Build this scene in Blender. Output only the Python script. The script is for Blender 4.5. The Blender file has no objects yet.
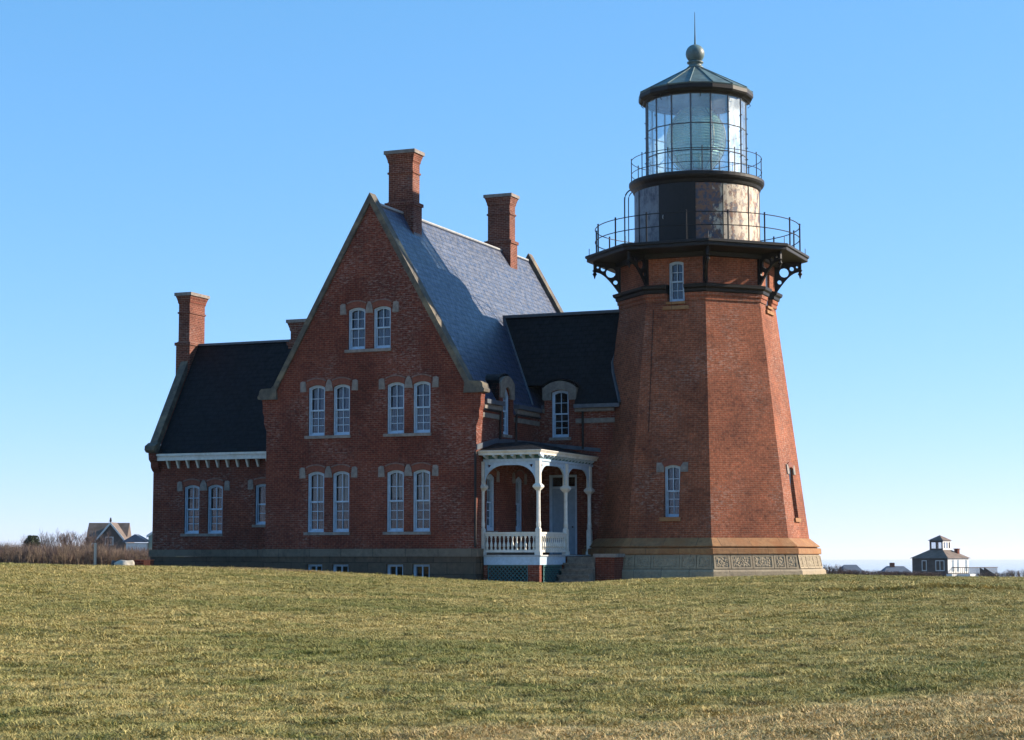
import bpy, math, random
import numpy as np
from mathutils import Vector, Matrix
from mathutils.geometry import tessellate_polygon

sc = bpy.context.scene
COL = sc.collection
rnd = random.Random(7)
nr = np.random.RandomState(11)
R = math.radians

# ------------------------------------------------------------------ camera
EYE = 0.704
cam_d = bpy.data.cameras.new('camera')
cam_d.sensor_width = 36.0
cam_d.lens = 1916.6 * 36.0 / 1024.0
cam_d.clip_start = 0.5
cam_d.clip_end = 90000
cam = bpy.data.objects.new('camera', cam_d)
COL.objects.link(cam)
cam.matrix_world = (Matrix.Translation((0, 0, EYE)) @ Matrix.Rotation(math.pi / 2 + 0.0960, 4, 'X')
                    @ Matrix.Rotation(-0.001, 4, 'Z'))
sc.camera = cam

# ------------------------------------------------------------------ sky and sun
SUN_AZ = R(79.7)      # clockwise from +Y
SUN_EL = R(24.2)
world = bpy.data.worlds.new('World')
sc.world = world
world.use_nodes = True
wn = world.node_tree.nodes
wl = world.node_tree.links
wn.clear()
wout = wn.new('ShaderNodeOutputWorld')
wbg = wn.new('ShaderNodeBackground')
sky = wn.new('ShaderNodeTexSky')
sky.sky_type = 'NISHITA'
sky.sun_disc = False
sky.sun_elevation = SUN_EL
sky.sun_rotation = SUN_AZ
sky.altitude = 3000
sky.air_density = 1.0
sky.dust_density = 0.15
sky.ozone_density = 5.0
wbg.inputs['Strength'].default_value = 0.115
# soften the contrast between zenith and horizon of the clear-air sky, channel by channel
sp_ = wn.new('ShaderNodeSeparateColor'); cb_ = wn.new('ShaderNodeCombineColor')
wl.new(sky.outputs[0], sp_.inputs[0])
for ci_, (amp, gam) in enumerate(((0.72, 0.84), (0.785, 0.53), (1.02, 0.55))):
    m0 = wn.new('ShaderNodeMath'); m0.operation = 'MULTIPLY'; m0.inputs[1].default_value = 0.252
    m1 = wn.new('ShaderNodeMath'); m1.operation = 'POWER'; m1.inputs[1].default_value = gam
    m2 = wn.new('ShaderNodeMath'); m2.operation = 'MULTIPLY'; m2.inputs[1].default_value = amp / 0.252
    wl.new(sp_.outputs[ci_], m0.inputs[0]); wl.new(m0.outputs[0], m1.inputs[0])
    wl.new(m1.outputs[0], m2.inputs[0]); wl.new(m2.outputs[0], cb_.inputs[ci_])
wl.new(cb_.outputs[0], wbg.inputs['Color'])
wl.new(wbg.outputs[0], wout.inputs['Surface'])

sun_d = bpy.data.lights.new('sun', 'SUN')
sun_d.energy = 5.0
sun_d.angle = R(0.53)
sun_d.color = (1.0, 0.86, 0.68)
sun = bpy.data.objects.new('sun', sun_d)
COL.objects.link(sun)
sdir = Vector((math.sin(SUN_AZ) * math.cos(SUN_EL), math.cos(SUN_AZ) * math.cos(SUN_EL), math.sin(SUN_EL)))
sun.location = (60, 20, 60)
sun.rotation_euler = sdir.to_track_quat('Z', 'Y').to_euler()

sc.view_settings.view_transform = 'Standard'
sc.view_settings.look = 'None'
sc.view_settings.gamma = 1.0
sc.view_settings.exposure = 1.13
sc.cycles.use_denoising = True
sc.cycles.max_bounces = 8
sc.cycles.transparent_max_bounces = 24
sc.cycles.volume_bounces = 0

# ------------------------------------------------------------------ material helpers
class NT:
    def __init__(s, name):
        s.m = bpy.data.materials.new(name)
        s.m.use_nodes = True
        s.t = s.m.node_tree
        s.t.nodes.clear()
        s.out = s.n('ShaderNodeOutputMaterial')
        s.p = s.n('ShaderNodeBsdfPrincipled')
        s.l(s.p.outputs[0], s.out.inputs['Surface'])
    def n(s, typ, **kw):
        nd = s.t.nodes.new(typ)
        for k, v in kw.items():
            if k.startswith('i_'):
                nd.inputs[k[2:].replace('_', ' ')].default_value = v
            else:
                setattr(nd, k, v)
        return nd
    def l(s, a, b):
        s.t.links.new(a, b)
    def noise(s, vec, scale, detail=3.0, rough=0.55, dist=0.0):
        nd = s.n('ShaderNodeTexNoise')
        nd.inputs['Scale'].default_value = scale
        nd.inputs['Detail'].default_value = detail
        nd.inputs['Roughness'].default_value = rough
        nd.inputs['Distortion'].default_value = dist
        if vec is not None:
            s.l(vec, nd.inputs['Vector'])
        return nd
    def ramp(s, fac, stops):
        nd = s.n('ShaderNodeValToRGB')
        cr = nd.color_ramp
        while len(cr.elements) < len(stops):
            cr.elements.new(0.5)
        for e, (p, c) in zip(cr.elements, stops):
            e.position = p
            e.color = c if len(c) == 4 else (*c, 1)
        s.l(fac, nd.inputs[0])
        return nd
    def mix(s, fac, a, b, mode='MIX'):
        nd = s.n('ShaderNodeMix', data_type='RGBA', blend_type=mode)
        for sock, v in ((nd.inputs[0], fac), (nd.inputs[6], a), (nd.inputs[7], b)):
            if hasattr(v, 'is_linked') or hasattr(v, 'links'):
                s.l(v, sock)
            elif isinstance(v, (int, float)):
                sock.default_value = v
            else:
                sock.default_value = (*v, 1) if len(v) == 3 else v
        return nd.outputs[2]
    def scale(s, vec, x, y, z):
        nd = s.n('ShaderNodeMapping')
        nd.inputs['Scale'].default_value = (x, y, z)
        s.l(vec, nd.inputs['Vector'])
        return nd.outputs[0]
    def bump(s, h, strength, dist):
        b = s.n('ShaderNodeBump')
        b.inputs['Strength'].default_value = strength
        b.inputs['Distance'].default_value = dist
        s.l(h, b.inputs['Height'])
        s.l(b.outputs[0], s.p.inputs['Normal'])
        return b
    def coord(s, w):
        nd = s.n('ShaderNodeTexCoord')
        return nd.outputs[w]
    def pos(s):
        return s.n('ShaderNodeNewGeometry').outputs['Position']
    def set(s, **kw):
        for k, v in kw.items():
            k = k.replace('_', ' ')
            s.p.inputs[k].default_value = (*v, 1) if isinstance(v, tuple) and len(v) == 3 else v

def simple(name, col, rough=0.6, var=0.25, nscale=4.0, bump=0.0, spec=0.5, metal=0.0, stretch=(1, 1, 1), var2=None, k_=0.80):
    t = NT(name)
    pos = t.pos()
    if stretch != (1, 1, 1):
        pos = t.scale(pos, *stretch)
    n1 = t.noise(pos, nscale, 5, 0.6)
    if k_ != 1: col = tuple(c * k_ for c in col); var2 = tuple(c * k_ for c in var2) if var2 else None
    lo = tuple(c * (1 - var) for c in col)
    hi = tuple(min(1, c * (1 + var)) for c in col)
    c = t.ramp(n1.outputs[0], [(0.32, lo), (0.68, hi)]).outputs[0]
    if var2:
        n2 = t.noise(pos, nscale * 0.23, 4, 0.65)
        f = t.ramp(n2.outputs[0], [(0.5, (0, 0, 0)), (0.68, (1, 1, 1))]).outputs[0]
        c = t.mix(f, c, var2)
    t.l(c, t.p.inputs['Base Color'])
    t.set(Roughness=rough, Metallic=metal)
    t.p.inputs['Specular IOR Level'].default_value = spec
    if bump:
        n3 = t.noise(pos, nscale * 3, 4, 0.6)
        t.bump(n3.outputs[0], 0.6, bump)
    return t.m

def brick_mat(name, c1, c2, mortar, patch=0.5, white=(0.42, 0.36, 0.34), stain=None):
    c1, c2, mortar, white = (tuple(x * 0.80 for x in q) for q in (c1, c2, mortar, white))
    t = NT(name)
    uv = t.coord('UV')
    b = t.n('ShaderNodeTexBrick')
    b.offset = 0.5
    b.inputs['Scale'].default_value = 1.0
    b.inputs['Brick Width'].default_value = 0.215
    b.inputs['Row Height'].default_value = 0.0755
    b.inputs['Mortar Size'].default_value = 0.0095
    b.inputs['Mortar Smooth'].default_value = 0.2
    b.inputs['Bias'].default_value = -0.1
    b.inputs['Color1'].default_value = (*c1, 1)
    b.inputs['Color2'].default_value = (*c2, 1)
    b.inputs['Mortar'].default_value = (*mortar, 1)
    t.l(uv, b.inputs['Vector'])
    # single dark (overburnt) and pale bricks, one value per brick
    b2 = t.n('ShaderNodeTexBrick')
    b2.offset = 0.5
    for k, v in (('Scale', 1.0), ('Brick Width', 0.215), ('Row Height', 0.0755), ('Mortar Size', 0.0), ('Bias', 0.0)):
        b2.inputs[k].default_value = v
    b2.inputs['Color1'].default_value = (0, 0, 0, 1)
    b2.inputs['Color2'].default_value = (1, 1, 1, 1)
    t.l(uv, b2.inputs['Vector'])
    dark = t.ramp(b2.outputs[0], [(0.0, (0.66, 0.64, 0.68)), (0.2, (0.86, 0.85, 0.86)), (0.4, (1, 1, 1)), (0.8, (1.04, 1.04, 1.04)), (1.0, (1.3, 1.24, 1.18))])
    c = t.mix(1.0, b.outputs[0], dark.outputs[0], 'MULTIPLY')
    pos = t.pos()
    big = t.noise(pos, 0.55, 5, 0.62)
    c = t.mix(1.0, c, t.ramp(big.outputs[0], [(0.32, (0.62, 0.58, 0.60)), (0.68, (1.22, 1.16, 1.1))]).outputs[0], 'MULTIPLY')
    fine = t.noise(pos, 9.0, 4, 0.7)
    c = t.mix(1.0, c, t.ramp(fine.outputs[0], [(0.32, (0.62, 0.62, 0.65)), (0.68, (1.38, 1.34, 1.30))]).outputs[0], 'MULTIPLY')
    # lime bloom: broad zones in which single joints and brick faces are whitened
    zone = t.noise(pos, 0.42, 3, 0.5, 0.6)
    z = t.ramp(zone.outputs[0], [(0.46, (0, 0, 0)), (0.60, (1, 1, 1))])
    uvs = t.scale(uv, 1.0, 3.4, 1.0)
    speck = t.noise(uvs, 5.0, 3, 0.7)
    sp = t.ramp(speck.outputs[0], [(0.5, (0, 0, 0)), (0.66, (1, 1, 1))])
    f = t.n('ShaderNodeMath', operation='MULTIPLY')
    t.l(z.outputs[0], f.inputs[0]); t.l(sp.outputs[0], f.inputs[1])
    f2 = t.n('ShaderNodeMath', operation='MULTIPLY')
    t.l(f.outputs[0], f2.inputs[0]); f2.inputs[1].default_value = patch
    c = t.mix(f2.outputs[0], c, white)
    if stain:
        sv = t.scale(pos, 1.0, 1.0, 0.18)
        sn = t.noise(sv, 1.1, 4, 0.6)
        sf = t.ramp(sn.outputs[0], [(0.52, (0, 0, 0)), (0.72, (0.75, 0.75, 0.75))])
        c = t.mix(sf.outputs[0], c, stain)
    t.l(c, t.p.inputs['Base Color'])
    t.set(Roughness=0.88)
    t.p.inputs['Specular IOR Level'].default_value = 0.25
    inv = t.n('ShaderNodeMath', operation='SUBTRACT'); inv.inputs[0].default_value = 1.0
    t.l(b.outputs['Fac'], inv.inputs[1])
    add = t.n('ShaderNodeMath', operation='ADD')
    t.l(inv.outputs[0], add.inputs[0]); t.l(fine.outputs[0], add.inputs[1])
    t.bump(add.outputs[0], 0.55, 0.012)
    return t.m

def block_mat(name, c1, c2, mortar, w, h, joint=0.012, stain=None, rough_bump=0.02, voff=0.0, dirt=(0.3, 0.27, 0.22)):
    c1, c2, mortar, dirt = (tuple(x * 0.78 for x in q) for q in (c1, c2, mortar, dirt))
    if stain: stain = tuple(x * 0.78 for x in stain)
    t = NT(name)
    uv = t.coord('UV')
    mp = t.n('ShaderNodeMapping'); mp.inputs['Location'].default_value = (0.13, voff, 0)
    t.l(uv, mp.inputs['Vector'])
    b = t.n('ShaderNodeTexBrick'); b.offset = 0.5
    for k, v in (('Scale', 1.0), ('Brick Width', w), ('Row Height', h), ('Mortar Size', joint), ('Mortar Smooth', 0.3), ('Bias', 0.0)):
        b.inputs[k].default_value = v
    b.inputs['Color1'].default_value = (*c1, 1); b.inputs['Color2'].default_value = (*c2, 1); b.inputs['Mortar'].default_value = (*mortar, 1)
    t.l(mp.outputs[0], b.inputs['Vector'])
    pos = t.pos()
    n1 = t.noise(pos, 6.0, 6, 0.68)
    c = t.mix(1.0, b.outputs[0], t.ramp(n1.outputs[0], [(0.3, (0.66, 0.66, 0.68)), (0.7, (1.2, 1.18, 1.15))]).outputs[0], 'MULTIPLY')
    n2 = t.noise(t.scale(pos, 1, 1, 0.45), 1.4, 5, 0.62)
    f = t.ramp(n2.outputs[0], [(0.46, (0, 0, 0)), (0.66, (0.85, 0.85, 0.85))])
    c = t.mix(f.outputs[0], c, stain or dirt)
    t.l(c, t.p.inputs['Base Color'])
    t.set(Roughness=0.85)
    t.p.inputs['Specular IOR Level'].default_value = 0.3
    inv = t.n('ShaderNodeMath', operation='SUBTRACT'); inv.inputs[0].default_value = 1.0
    t.l(b.outputs['Fac'], inv.inputs[1])
    add = t.n('ShaderNodeMath', operation='ADD')
    t.l(inv.outputs[0], add.inputs[0]); t.l(n1.outputs[0], add.inputs[1])
    t.bump(add.outputs[0], 0.7, rough_bump)
    return t.m

def slate_mat(name, base, spec=0.5, rough=0.42):
    base = tuple(x * 0.85 for x in base)
    t = NT(name)
    uv = t.coord('UV')
    b = t.n('ShaderNodeTexBrick'); b.offset = 0.5
    for k, v in (('Scale', 1.0), ('Brick Width', 0.24), ('Row Height', 0.21), ('Mortar Size', 0.02), ('Mortar Smooth', 0.1), ('Bias', 0.0)):
        b.inputs[k].default_value = v
    b.inputs['Color1'].default_value = (*[x * 0.84 for x in base], 1)
    b.inputs['Color2'].default_value = (*[x * 1.18 for x in base], 1)
    b.inputs['Mortar'].default_value = (*[x * 0.25 for x in base], 1)
    t.l(uv, b.inputs['Vector'])
    pos = t.pos()
    n1 = t.noise(pos, 1.3, 5, 0.65)
    c = t.mix(1.0, b.outputs[0], t.ramp(n1.outputs[0], [(0.3, (0.75, 0.75, 0.78)), (0.7, (1.25, 1.25, 1.2))]).outputs[0], 'MULTIPLY')
    t.l(c, t.p.inputs['Base Color'])
    n2 = t.noise(t.scale(uv, 4.1, 4.7, 1), 1.0, 2, 0.5)
    r = t.ramp(n2.outputs[0], [(0.3, (rough - 0.1,) * 3), (0.7, (rough + 0.14,) * 3)])
    t.l(r.outputs[0], t.p.inputs['Roughness'])
    t.p.inputs['Specular IOR Level'].default_value = spec
    # each slate steps up towards its lower edge
    sep = t.n('ShaderNodeSeparateXYZ'); t.l(uv, sep.inputs[0])
    dv = t.n('ShaderNodeMath', operation='DIVIDE'); t.l(sep.outputs[1], dv.inputs[0]); dv.inputs[1].default_value = 0.21
    fr = t.n('ShaderNodeMath', operation='FRACT'); t.l(dv.outputs[0], fr.inputs[0])
    iv = t.n('ShaderNodeMath', operation='SUBTRACT'); iv.inputs[0].default_value = 1.0; t.l(fr.outputs[0], iv.inputs[1])
    nz = t.noise(pos, 14.0, 3, 0.6)
    ad = t.n('ShaderNodeMath', operation='MULTIPLY_ADD'); t.l(nz.outputs[0], ad.inputs[0]); ad.inputs[1].default_value = 0.5; t.l(iv.outputs[0], ad.inputs[2])
    t.bump(ad.outputs[0], 0.75, 0.022)
    return t.m

M = {}
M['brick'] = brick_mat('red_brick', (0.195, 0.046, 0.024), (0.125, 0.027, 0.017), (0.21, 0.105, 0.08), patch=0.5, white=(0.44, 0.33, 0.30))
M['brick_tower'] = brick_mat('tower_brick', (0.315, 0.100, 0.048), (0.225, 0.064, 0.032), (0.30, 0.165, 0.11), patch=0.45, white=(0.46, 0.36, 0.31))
M['brick_arch'] = simple('gauged_red_brick', (0.21, 0.060, 0.036), 0.85, 0.3, 12, 0.01)
M['brick_cap'] = brick_mat('chimney_brick', (0.20, 0.060, 0.036), (0.13, 0.036, 0.024), (0.30, 0.19, 0.145), patch=0.5)
M['label'] = simple('weathered_label_brick', (0.20, 0.13, 0.115), 0.9, 0.3, 9, 0.004)
M['hood'] = simple('dull_hood_stone', (0.19, 0.17, 0.15), 0.85, 0.28, 6, 0.01)
M['stone_base'] = block_mat('foundation_stone', (0.150, 0.108, 0.075), (0.085, 0.064, 0.048), (0.035, 0.03, 0.025), 1.05, 0.42, dirt=(0.10, 0.078, 0.058))
M['stone_trim'] = simple('grey_stone_trim', (0.25, 0.215, 0.195), 0.85, 0.3, 6, 0.01, var2=(0.17, 0.155, 0.14))
M['stone_table'] = block_mat('water_table_stone', (0.205, 0.165, 0.125), (0.14, 0.115, 0.09), (0.06, 0.05, 0.04), 1.3, 3.0, stain=(0.19, 0.155, 0.12))
M['coping'] = simple('weathered_coping_stone', (0.10, 0.088, 0.072), 0.85, 0.35, 5, 0.012, var2=(0.24, 0.19, 0.12))
M['granite'] = block_mat('pale_granite', (0.39, 0.325, 0.225), (0.32, 0.265, 0.19), (0.15, 0.13, 0.11), 1.05, 3.0, stain=(0.36, 0.29, 0.20))
M['brownstone'] = block_mat('rust_stained_stone', (0.38, 0.20, 0.09), (0.30, 0.17, 0.09), (0.12, 0.08, 0.05), 1.25, 3.0, stain=(0.33, 0.14, 0.055))
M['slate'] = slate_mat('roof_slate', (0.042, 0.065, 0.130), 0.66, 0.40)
M['slate_shade'] = slate_mat('shade_darkened_slate', (0.004, 0.0055, 0.010), 0.16, 0.6)  # same slate, with the deep shade of these slopes put into its base
M['lead'] = simple('lead_flashing', (0.07, 0.088, 0.115), 0.5, 0.25, 5, 0.004, spec=0.5)
M['ridge_metal'] = simple('weathered_ridge_metal', (0.36, 0.37, 0.38), 0.5, 0.2, 6, 0.004, spec=0.5)
M['white'] = simple('white_paint', (0.68, 0.66, 0.61), 0.55, 0.12, 8, 0.003, var2=(0.55, 0.52, 0.45), k_=.88)
M['frame'] = simple('pale_blue_white_window_paint', (0.38, 0.50, 0.63), 0.5, 0.14, 8, 0.002, k_=.9)
M['teal'] = simple('dark_teal_paint', (0.035, 0.14, 0.15), 0.5, 0.2, 8, 0.002)
M['black'] = simple('black_iron_paint', (0.0075, 0.008, 0.010), 0.55, 0.35, 7, 0.003, spec=0.3)
M['copper'] = simple('weathered_copper', (0.10, 0.165, 0.17), 0.5, 0.35, 4, 0.006, var2=(0.045, 0.06, 0.07))
M['door'] = simple('slate_blue_door_paint', (0.26, 0.36, 0.46), 0.45, 0.1, 6, 0.002)
M['floorwood'] = simple('grey_painted_boards', (0.42, 0.44, 0.46), 0.6, 0.2, 6, 0.004)
M['step'] = simple('worn_sandstone_steps', (0.20, 0.175, 0.145), 0.85, 0.35, 7, 0.012)
M['curtain'] = simple('pale_curtain_cloth', (0.062, 0.115, 0.20), 0.9, 0.3, 3, 0.0, stretch=(3, 3, 0.3))
M['blind'] = simple('drawn_buff_blind', (0.34, 0.31, 0.24), 0.9, 0.25, 1.6, 0.0)
M['dark_room'] = simple('dark_room_plaster', (0.035, 0.032, 0.03), 0.95, 0.2, 2)
M['stick'] = simple('bare_twig_bark', (0.15, 0.098, 0.082), 0.9, 0.45, 1.2)
M['stick_pale'] = simple('dry_reed_straw', (0.24, 0.17, 0.12), 0.9, 0.4, 1.0)
M['stick_dark'] = simple('purple_brown_twigs', (0.10, 0.075, 0.075), 0.9, 0.4, 1.0)
M['needles'] = simple('dark_evergreen_needles', (0.035, 0.05, 0.025), 0.8, 0.5, 5)
M['shingle'] = simple('weathered_grey_shingles', (0.085, 0.075, 0.072), 0.9, 0.3, 1.8, 0.0)
M['shingle_roof'] = simple('brown_shingle_roof', (0.16, 0.12, 0.10), 0.9, 0.35, 1.0)
M['green_wall'] = simple('pale_green_clapboard', (0.30, 0.38, 0.32), 0.8, 0.1, 1.0)
M['grey_blue_roof'] = simple('blue_grey_roofing', (0.09, 0.12, 0.17), 0.7, 0.2, 1.0)
M['house_white'] = simple('white_house_paint', (0.72, 0.72, 0.70), 0.6, 0.08, 1.0)
M['boulder'] = simple('pale_granite_boulder', (0.46, 0.42, 0.35), 0.9, 0.3, 4, 0.03)
M['boulder_dark'] = simple('dark_grey_boulder', (0.07, 0.07, 0.075), 0.85, 0.3, 4, 0.03)  # even dark grey, much darker than the pale boulder
M['orange'] = simple('orange_red_brick_face', (0.46, 0.12, 0.055), 0.85, 0.3, 7, 0.01)
M['post_wood'] = simple('weathered_post_wood', (0.46, 0.43, 0.38), 0.85, 0.25, 6, 0.006, stretch=(1, 1, 0.2))
M['bird'] = simple('dark_feathers', (0.03, 0.03, 0.035), 0.8, 0.2, 9)

def glass_mat(name, tint, rough=0.04, film=0.12, filmcol=(0.5, 0.55, 0.58), gl=0.5, sheen=0.0):
    t = NT(name)
    t.t.nodes.remove(t.p)
    tr = t.n('ShaderNodeBsdfTransparent'); tr.inputs[0].default_value = (*tint, 1)
    g = t.n('ShaderNodeBsdfGlossy'); g.inputs['Roughness'].default_value = rough
    d0 = t.n('ShaderNodeBsdfDiffuse'); d0.inputs[0].default_value = (*filmcol, 1)
    d1 = t.n('ShaderNodeBsdfGlossy'); d1.inputs['Roughness'].default_value = 0.38; d1.inputs[0].default_value = (*filmcol, 1)
    d = t.n('ShaderNodeMixShader'); d.inputs[0].default_value = sheen; t.l(d0.outputs[0], d.inputs[1]); t.l(d1.outputs[0], d.inputs[2])
    fr = t.n('ShaderNodeFresnel')
    bfn = t.n('ShaderNodeNewGeometry'); mi = t.n('ShaderNodeMapRange'); t.l(bfn.outputs['Backfacing'], mi.inputs[0])
    mi.inputs[3].default_value = 1.5; mi.inputs[4].default_value = 1 / 1.5; t.l(mi.outputs[0], fr.inputs[0])
    ma = t.n('ShaderNodeMath', operation='MULTIPLY_ADD'); t.l(fr.outputs[0], ma.inputs[0]); ma.inputs[1].default_value = 0.85 + gl * 0.5; ma.inputs[2].default_value = gl * 0.05
    ma.use_clamp = True
    m1 = t.n('ShaderNodeMixShader'); t.l(ma.outputs[0], m1.inputs[0]); t.l(tr.outputs[0], m1.inputs[1]); t.l(g.outputs[0], m1.inputs[2])
    n1 = t.noise(t.scale(t.pos(), 1, 1, 0.35), 1.6, 5, 0.65)
    f = t.ramp(n1.outputs[0], [(0.35, (film * 0.35,) * 3), (0.7, (film * 1.7,) * 3)])
    m2 = t.n('ShaderNodeMixShader'); t.l(f.outputs[0], m2.inputs[0]); t.l(m1.outputs[0], m2.inputs[1]); t.l(d.outputs[0], m2.inputs[2])
    t.l(m2.outputs[0], t.out.inputs['Surface'])
    return t.m
M['glass'] = glass_mat('window_glass', (0.75, 0.8, 0.85), 0.03, 0.012, gl=0.0)
M['lantern_glass'] = glass_mat('lantern_glass', (0.90, 0.96, 0.98), 0.05, 0.13, (0.80, 0.86, 0.88), gl=0.8, sheen=0.5)
M['lens_glass'] = glass_mat('greenish_lens_glass', (0.62, 0.80, 0.66), 0.12, 0.55, (0.50, 0.66, 0.52), gl=2.0, sheen=0.3)

def drum_mat():
    t = NT('peeling_drum_paint')
    pos = t.pos()
    n1 = t.noise(t.scale(pos, 1, 1, 0.6), 3.4, 8, 0.74)
    n2 = t.noise(pos, 9.0, 5, 0.7)
    n3 = t.noise(t.scale(pos, 1, 1, 0.25), 1.0, 4, 0.6)
    cream = t.mix(t.ramp(n2.outputs[0], [(0.35, (0, 0, 0)), (0.7, (1, 1, 1))]).outputs[0], (0.50, 0.42, 0.30), (0.40, 0.33, 0.25))
    n4 = t.noise(pos, 5.0, 5, 0.7)
    rust = t.mix(t.ramp(n4.outputs[0], [(0.44, (0, 0, 0)), (0.58, (1, 1, 1))]).outputs[0], (0.17, 0.075, 0.035), (0.04, 0.045, 0.07))
    # peeling cream paint mostly towards +X, rust beyond it, grey at the -X end
    sep = t.n('ShaderNodeSeparateXYZ'); t.l(pos, sep.inputs[0])
    mr = t.n('ShaderNodeMapRange'); t.l(sep.outputs[0], mr.inputs[0]); mr.inputs[1].default_value = 7.3; mr.inputs[2].default_value = 8.0; mr.inputs[3].default_value = 0.16; mr.inputs[4].default_value = 0.02
    ad = t.n('ShaderNodeMath', operation='ADD'); t.l(n1.outputs[0], ad.inputs[0]); t.l(mr.outputs[0], ad.inputs[1])
    f = t.ramp(ad.outputs[0], [(0.49, (0, 0, 0)), (0.57, (1, 1, 1))])
    c = t.mix(f.outputs[0], cream, rust)
    ml_ = t.n('ShaderNodeMapRange'); t.l(sep.outputs[0], ml_.inputs[0]); ml_.inputs[1].default_value = 6.0; ml_.inputs[2].default_value = 5.8
    grey = t.mix(t.ramp(n1.outputs[0], [(0.45, (0, 0, 0)), (0.62, (1, 1, 1))]).outputs[0], (0.15, 0.16, 0.18), (0.035, 0.04, 0.06))
    c = t.mix(ml_.outputs[0], c, grey)
    t.l(c, t.p.inputs['Base Color'])
    t.set(Roughness=0.55)
    t.bump(n1.outputs[0], 0.5, 0.01)
    return t.m
M['drum'] = drum_mat()

# ------------------------------------------------------------------ geometry helpers
class G:
    def __init__(s):
        s.v = []; s.f = []
    def add(s, vs, fs):
        o = len(s.v)
        s.v += [tuple(map(float, p)) for p in vs]
        s.f += [tuple(i + o for i in f) for f in fs]
        return s
    def hexa(s, p):   # 8 points: bottom ring 0-3 ccw seen from above, top ring 4-7
        return s.add(p, [(3, 2, 1, 0), (4, 5, 6, 7), (0, 1, 5, 4), (1, 2, 6, 5), (2, 3, 7, 6), (3, 0, 4, 7)])
    def box(s, x0, x1, y0, y1, z0, z1):
        return s.hexa([(x0, y0, z0), (x1, y0, z0), (x1, y1, z0), (x0, y1, z0), (x0, y0, z1), (x1, y0, z1), (x1, y1, z1), (x0, y1, z1)])
    def frus(s, x0, x1, y0, y1, z0, z1, e):  # top grown by e
        return s.hexa([(x0, y0, z0), (x1, y0, z0), (x1, y1, z0), (x0, y1, z0), (x0 - e, y0 - e, z1), (x1 + e, y0 - e, z1), (x1 + e, y1 + e, z1), (x0 - e, y1 + e, z1)])
    def plate(s, outline, holes, fn, t0, t1):
        """2D outline (ccw) with holes (any order) -> slab between depth t0 (front) and t1, fn(a,b,c)->xyz"""
        loops = [list(outline)] + [list(h) for h in holes]
        flat = [p for l in loops for p in l]
        tris = tessellate_polygon([[Vector((a, b, 0)) for a, b in l] for l in loops])
        n = len(flat)
        vs = [fn(a, b, t0) for a, b in flat] + [fn(a, b, t1) for a, b in flat]
        fs = []
        for t in tris:
            a, b, c = (Vector(flat[i]) for i in t)
            cr = (b - a).cross(c - a)
            if abs(cr) < 1e-12:
                continue
            t = tuple(t) if cr > 0 else (t[0], t[2], t[1])
            fs.append(t); fs.append((t[2] + n, t[1] + n, t[0] + n))
        o = 0
        for li, l in enumerate(loops):
            k = len(l)
            area = sum(l[i][0] * l[(i + 1) % k][1] - l[(i + 1) % k][0] * l[i][1] for i in range(k))
            ccw = (area > 0) == (li == 0)
            for i in range(k):
                a, b = o + i, o + (i + 1) % k
                fs.append((b, a, a + n, b + n) if ccw else (a, b, b + n, a + n))
            o += k
        return s.add(vs, fs)
    def lathe(s, prof, n=24, c=(0, 0), a0=0.0, cap=True):
        vs = []; fs = []
        for r, z in prof:
            for i in range(n):
                a = a0 + 2 * math.pi * i / n
                vs.append((c[0] + r * math.cos(a), c[1] + r * math.sin(a), z))
        m = len(prof)
        for j in range(m - 1):
            for i in range(n):
                k = (i + 1) % n
                fs.append((j * n + i, j * n + k, (j + 1) * n + k, (j + 1) * n + i))
        if cap:
            fs.append(tuple(range(n - 1, -1, -1)))
            fs.append(tuple((m - 1) * n + i for i in range(n)))
        return s.add(vs, fs)
    def tube(s, pts, r, n=6, closed=False, r2=None):
        pts = [Vector(p) for p in pts]
        m = len(pts); vs = []; fs = []
        up = Vector((0, 0, 1))
        for i, p in enumerate(pts):
            if closed:
                d = pts[(i + 1) % m] - pts[i - 1]
            else:
                d = pts[min(i + 1, m - 1)] - pts[max(i - 1, 0)]
            d.normalize()
            u = up if abs(d.dot(up)) < 0.95 else Vector((1, 0, 0))
            x = d.cross(u).normalized(); y = x.cross(d)
            rr = r if r2 is None else r + (r2 - r) * i / (m - 1)
            for k in range(n):
                a = 2 * math.pi * k / n
                vs.append(p + x * math.cos(a) * rr + y * math.sin(a) * rr)
        for i in range(m if closed else m - 1):
            j = (i + 1) % m
            for k in range(n):
                l = (k + 1) % n
                fs.append((i * n + k, j * n + k, j * n + l, i * n + l))
        if not closed:
            fs.append(tuple(range(n))); fs.append(tuple((m - 1) * n + k for k in range(n - 1, -1, -1)))
        return s.add(vs, fs)
    def merge(s, g):
        return s.add(g.v, g.f)

class Root:
    """a thing: Empty at its base; parts are given in the thing's parent frame (uv frame or world)"""
    def __init__(s, name, base, rotz, label, cat, group=None, frame=None):
        s.o = bpy.data.objects.new(name, None)
        COL.objects.link(s.o)
        s.base = Vector(base)     # in frame coordinates
        fr = frame or Matrix.Identity(4)
        w = fr @ s.base
        s.o.location = w
        s.o.rotation_euler = (0, 0, rotz)
        s.o.empty_display_size = 0.5
        s.o['label'] = label; s.o['category'] = cat
        if group: s.o['group'] = group
        s.abs = {s.o.name: s.base}

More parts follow.
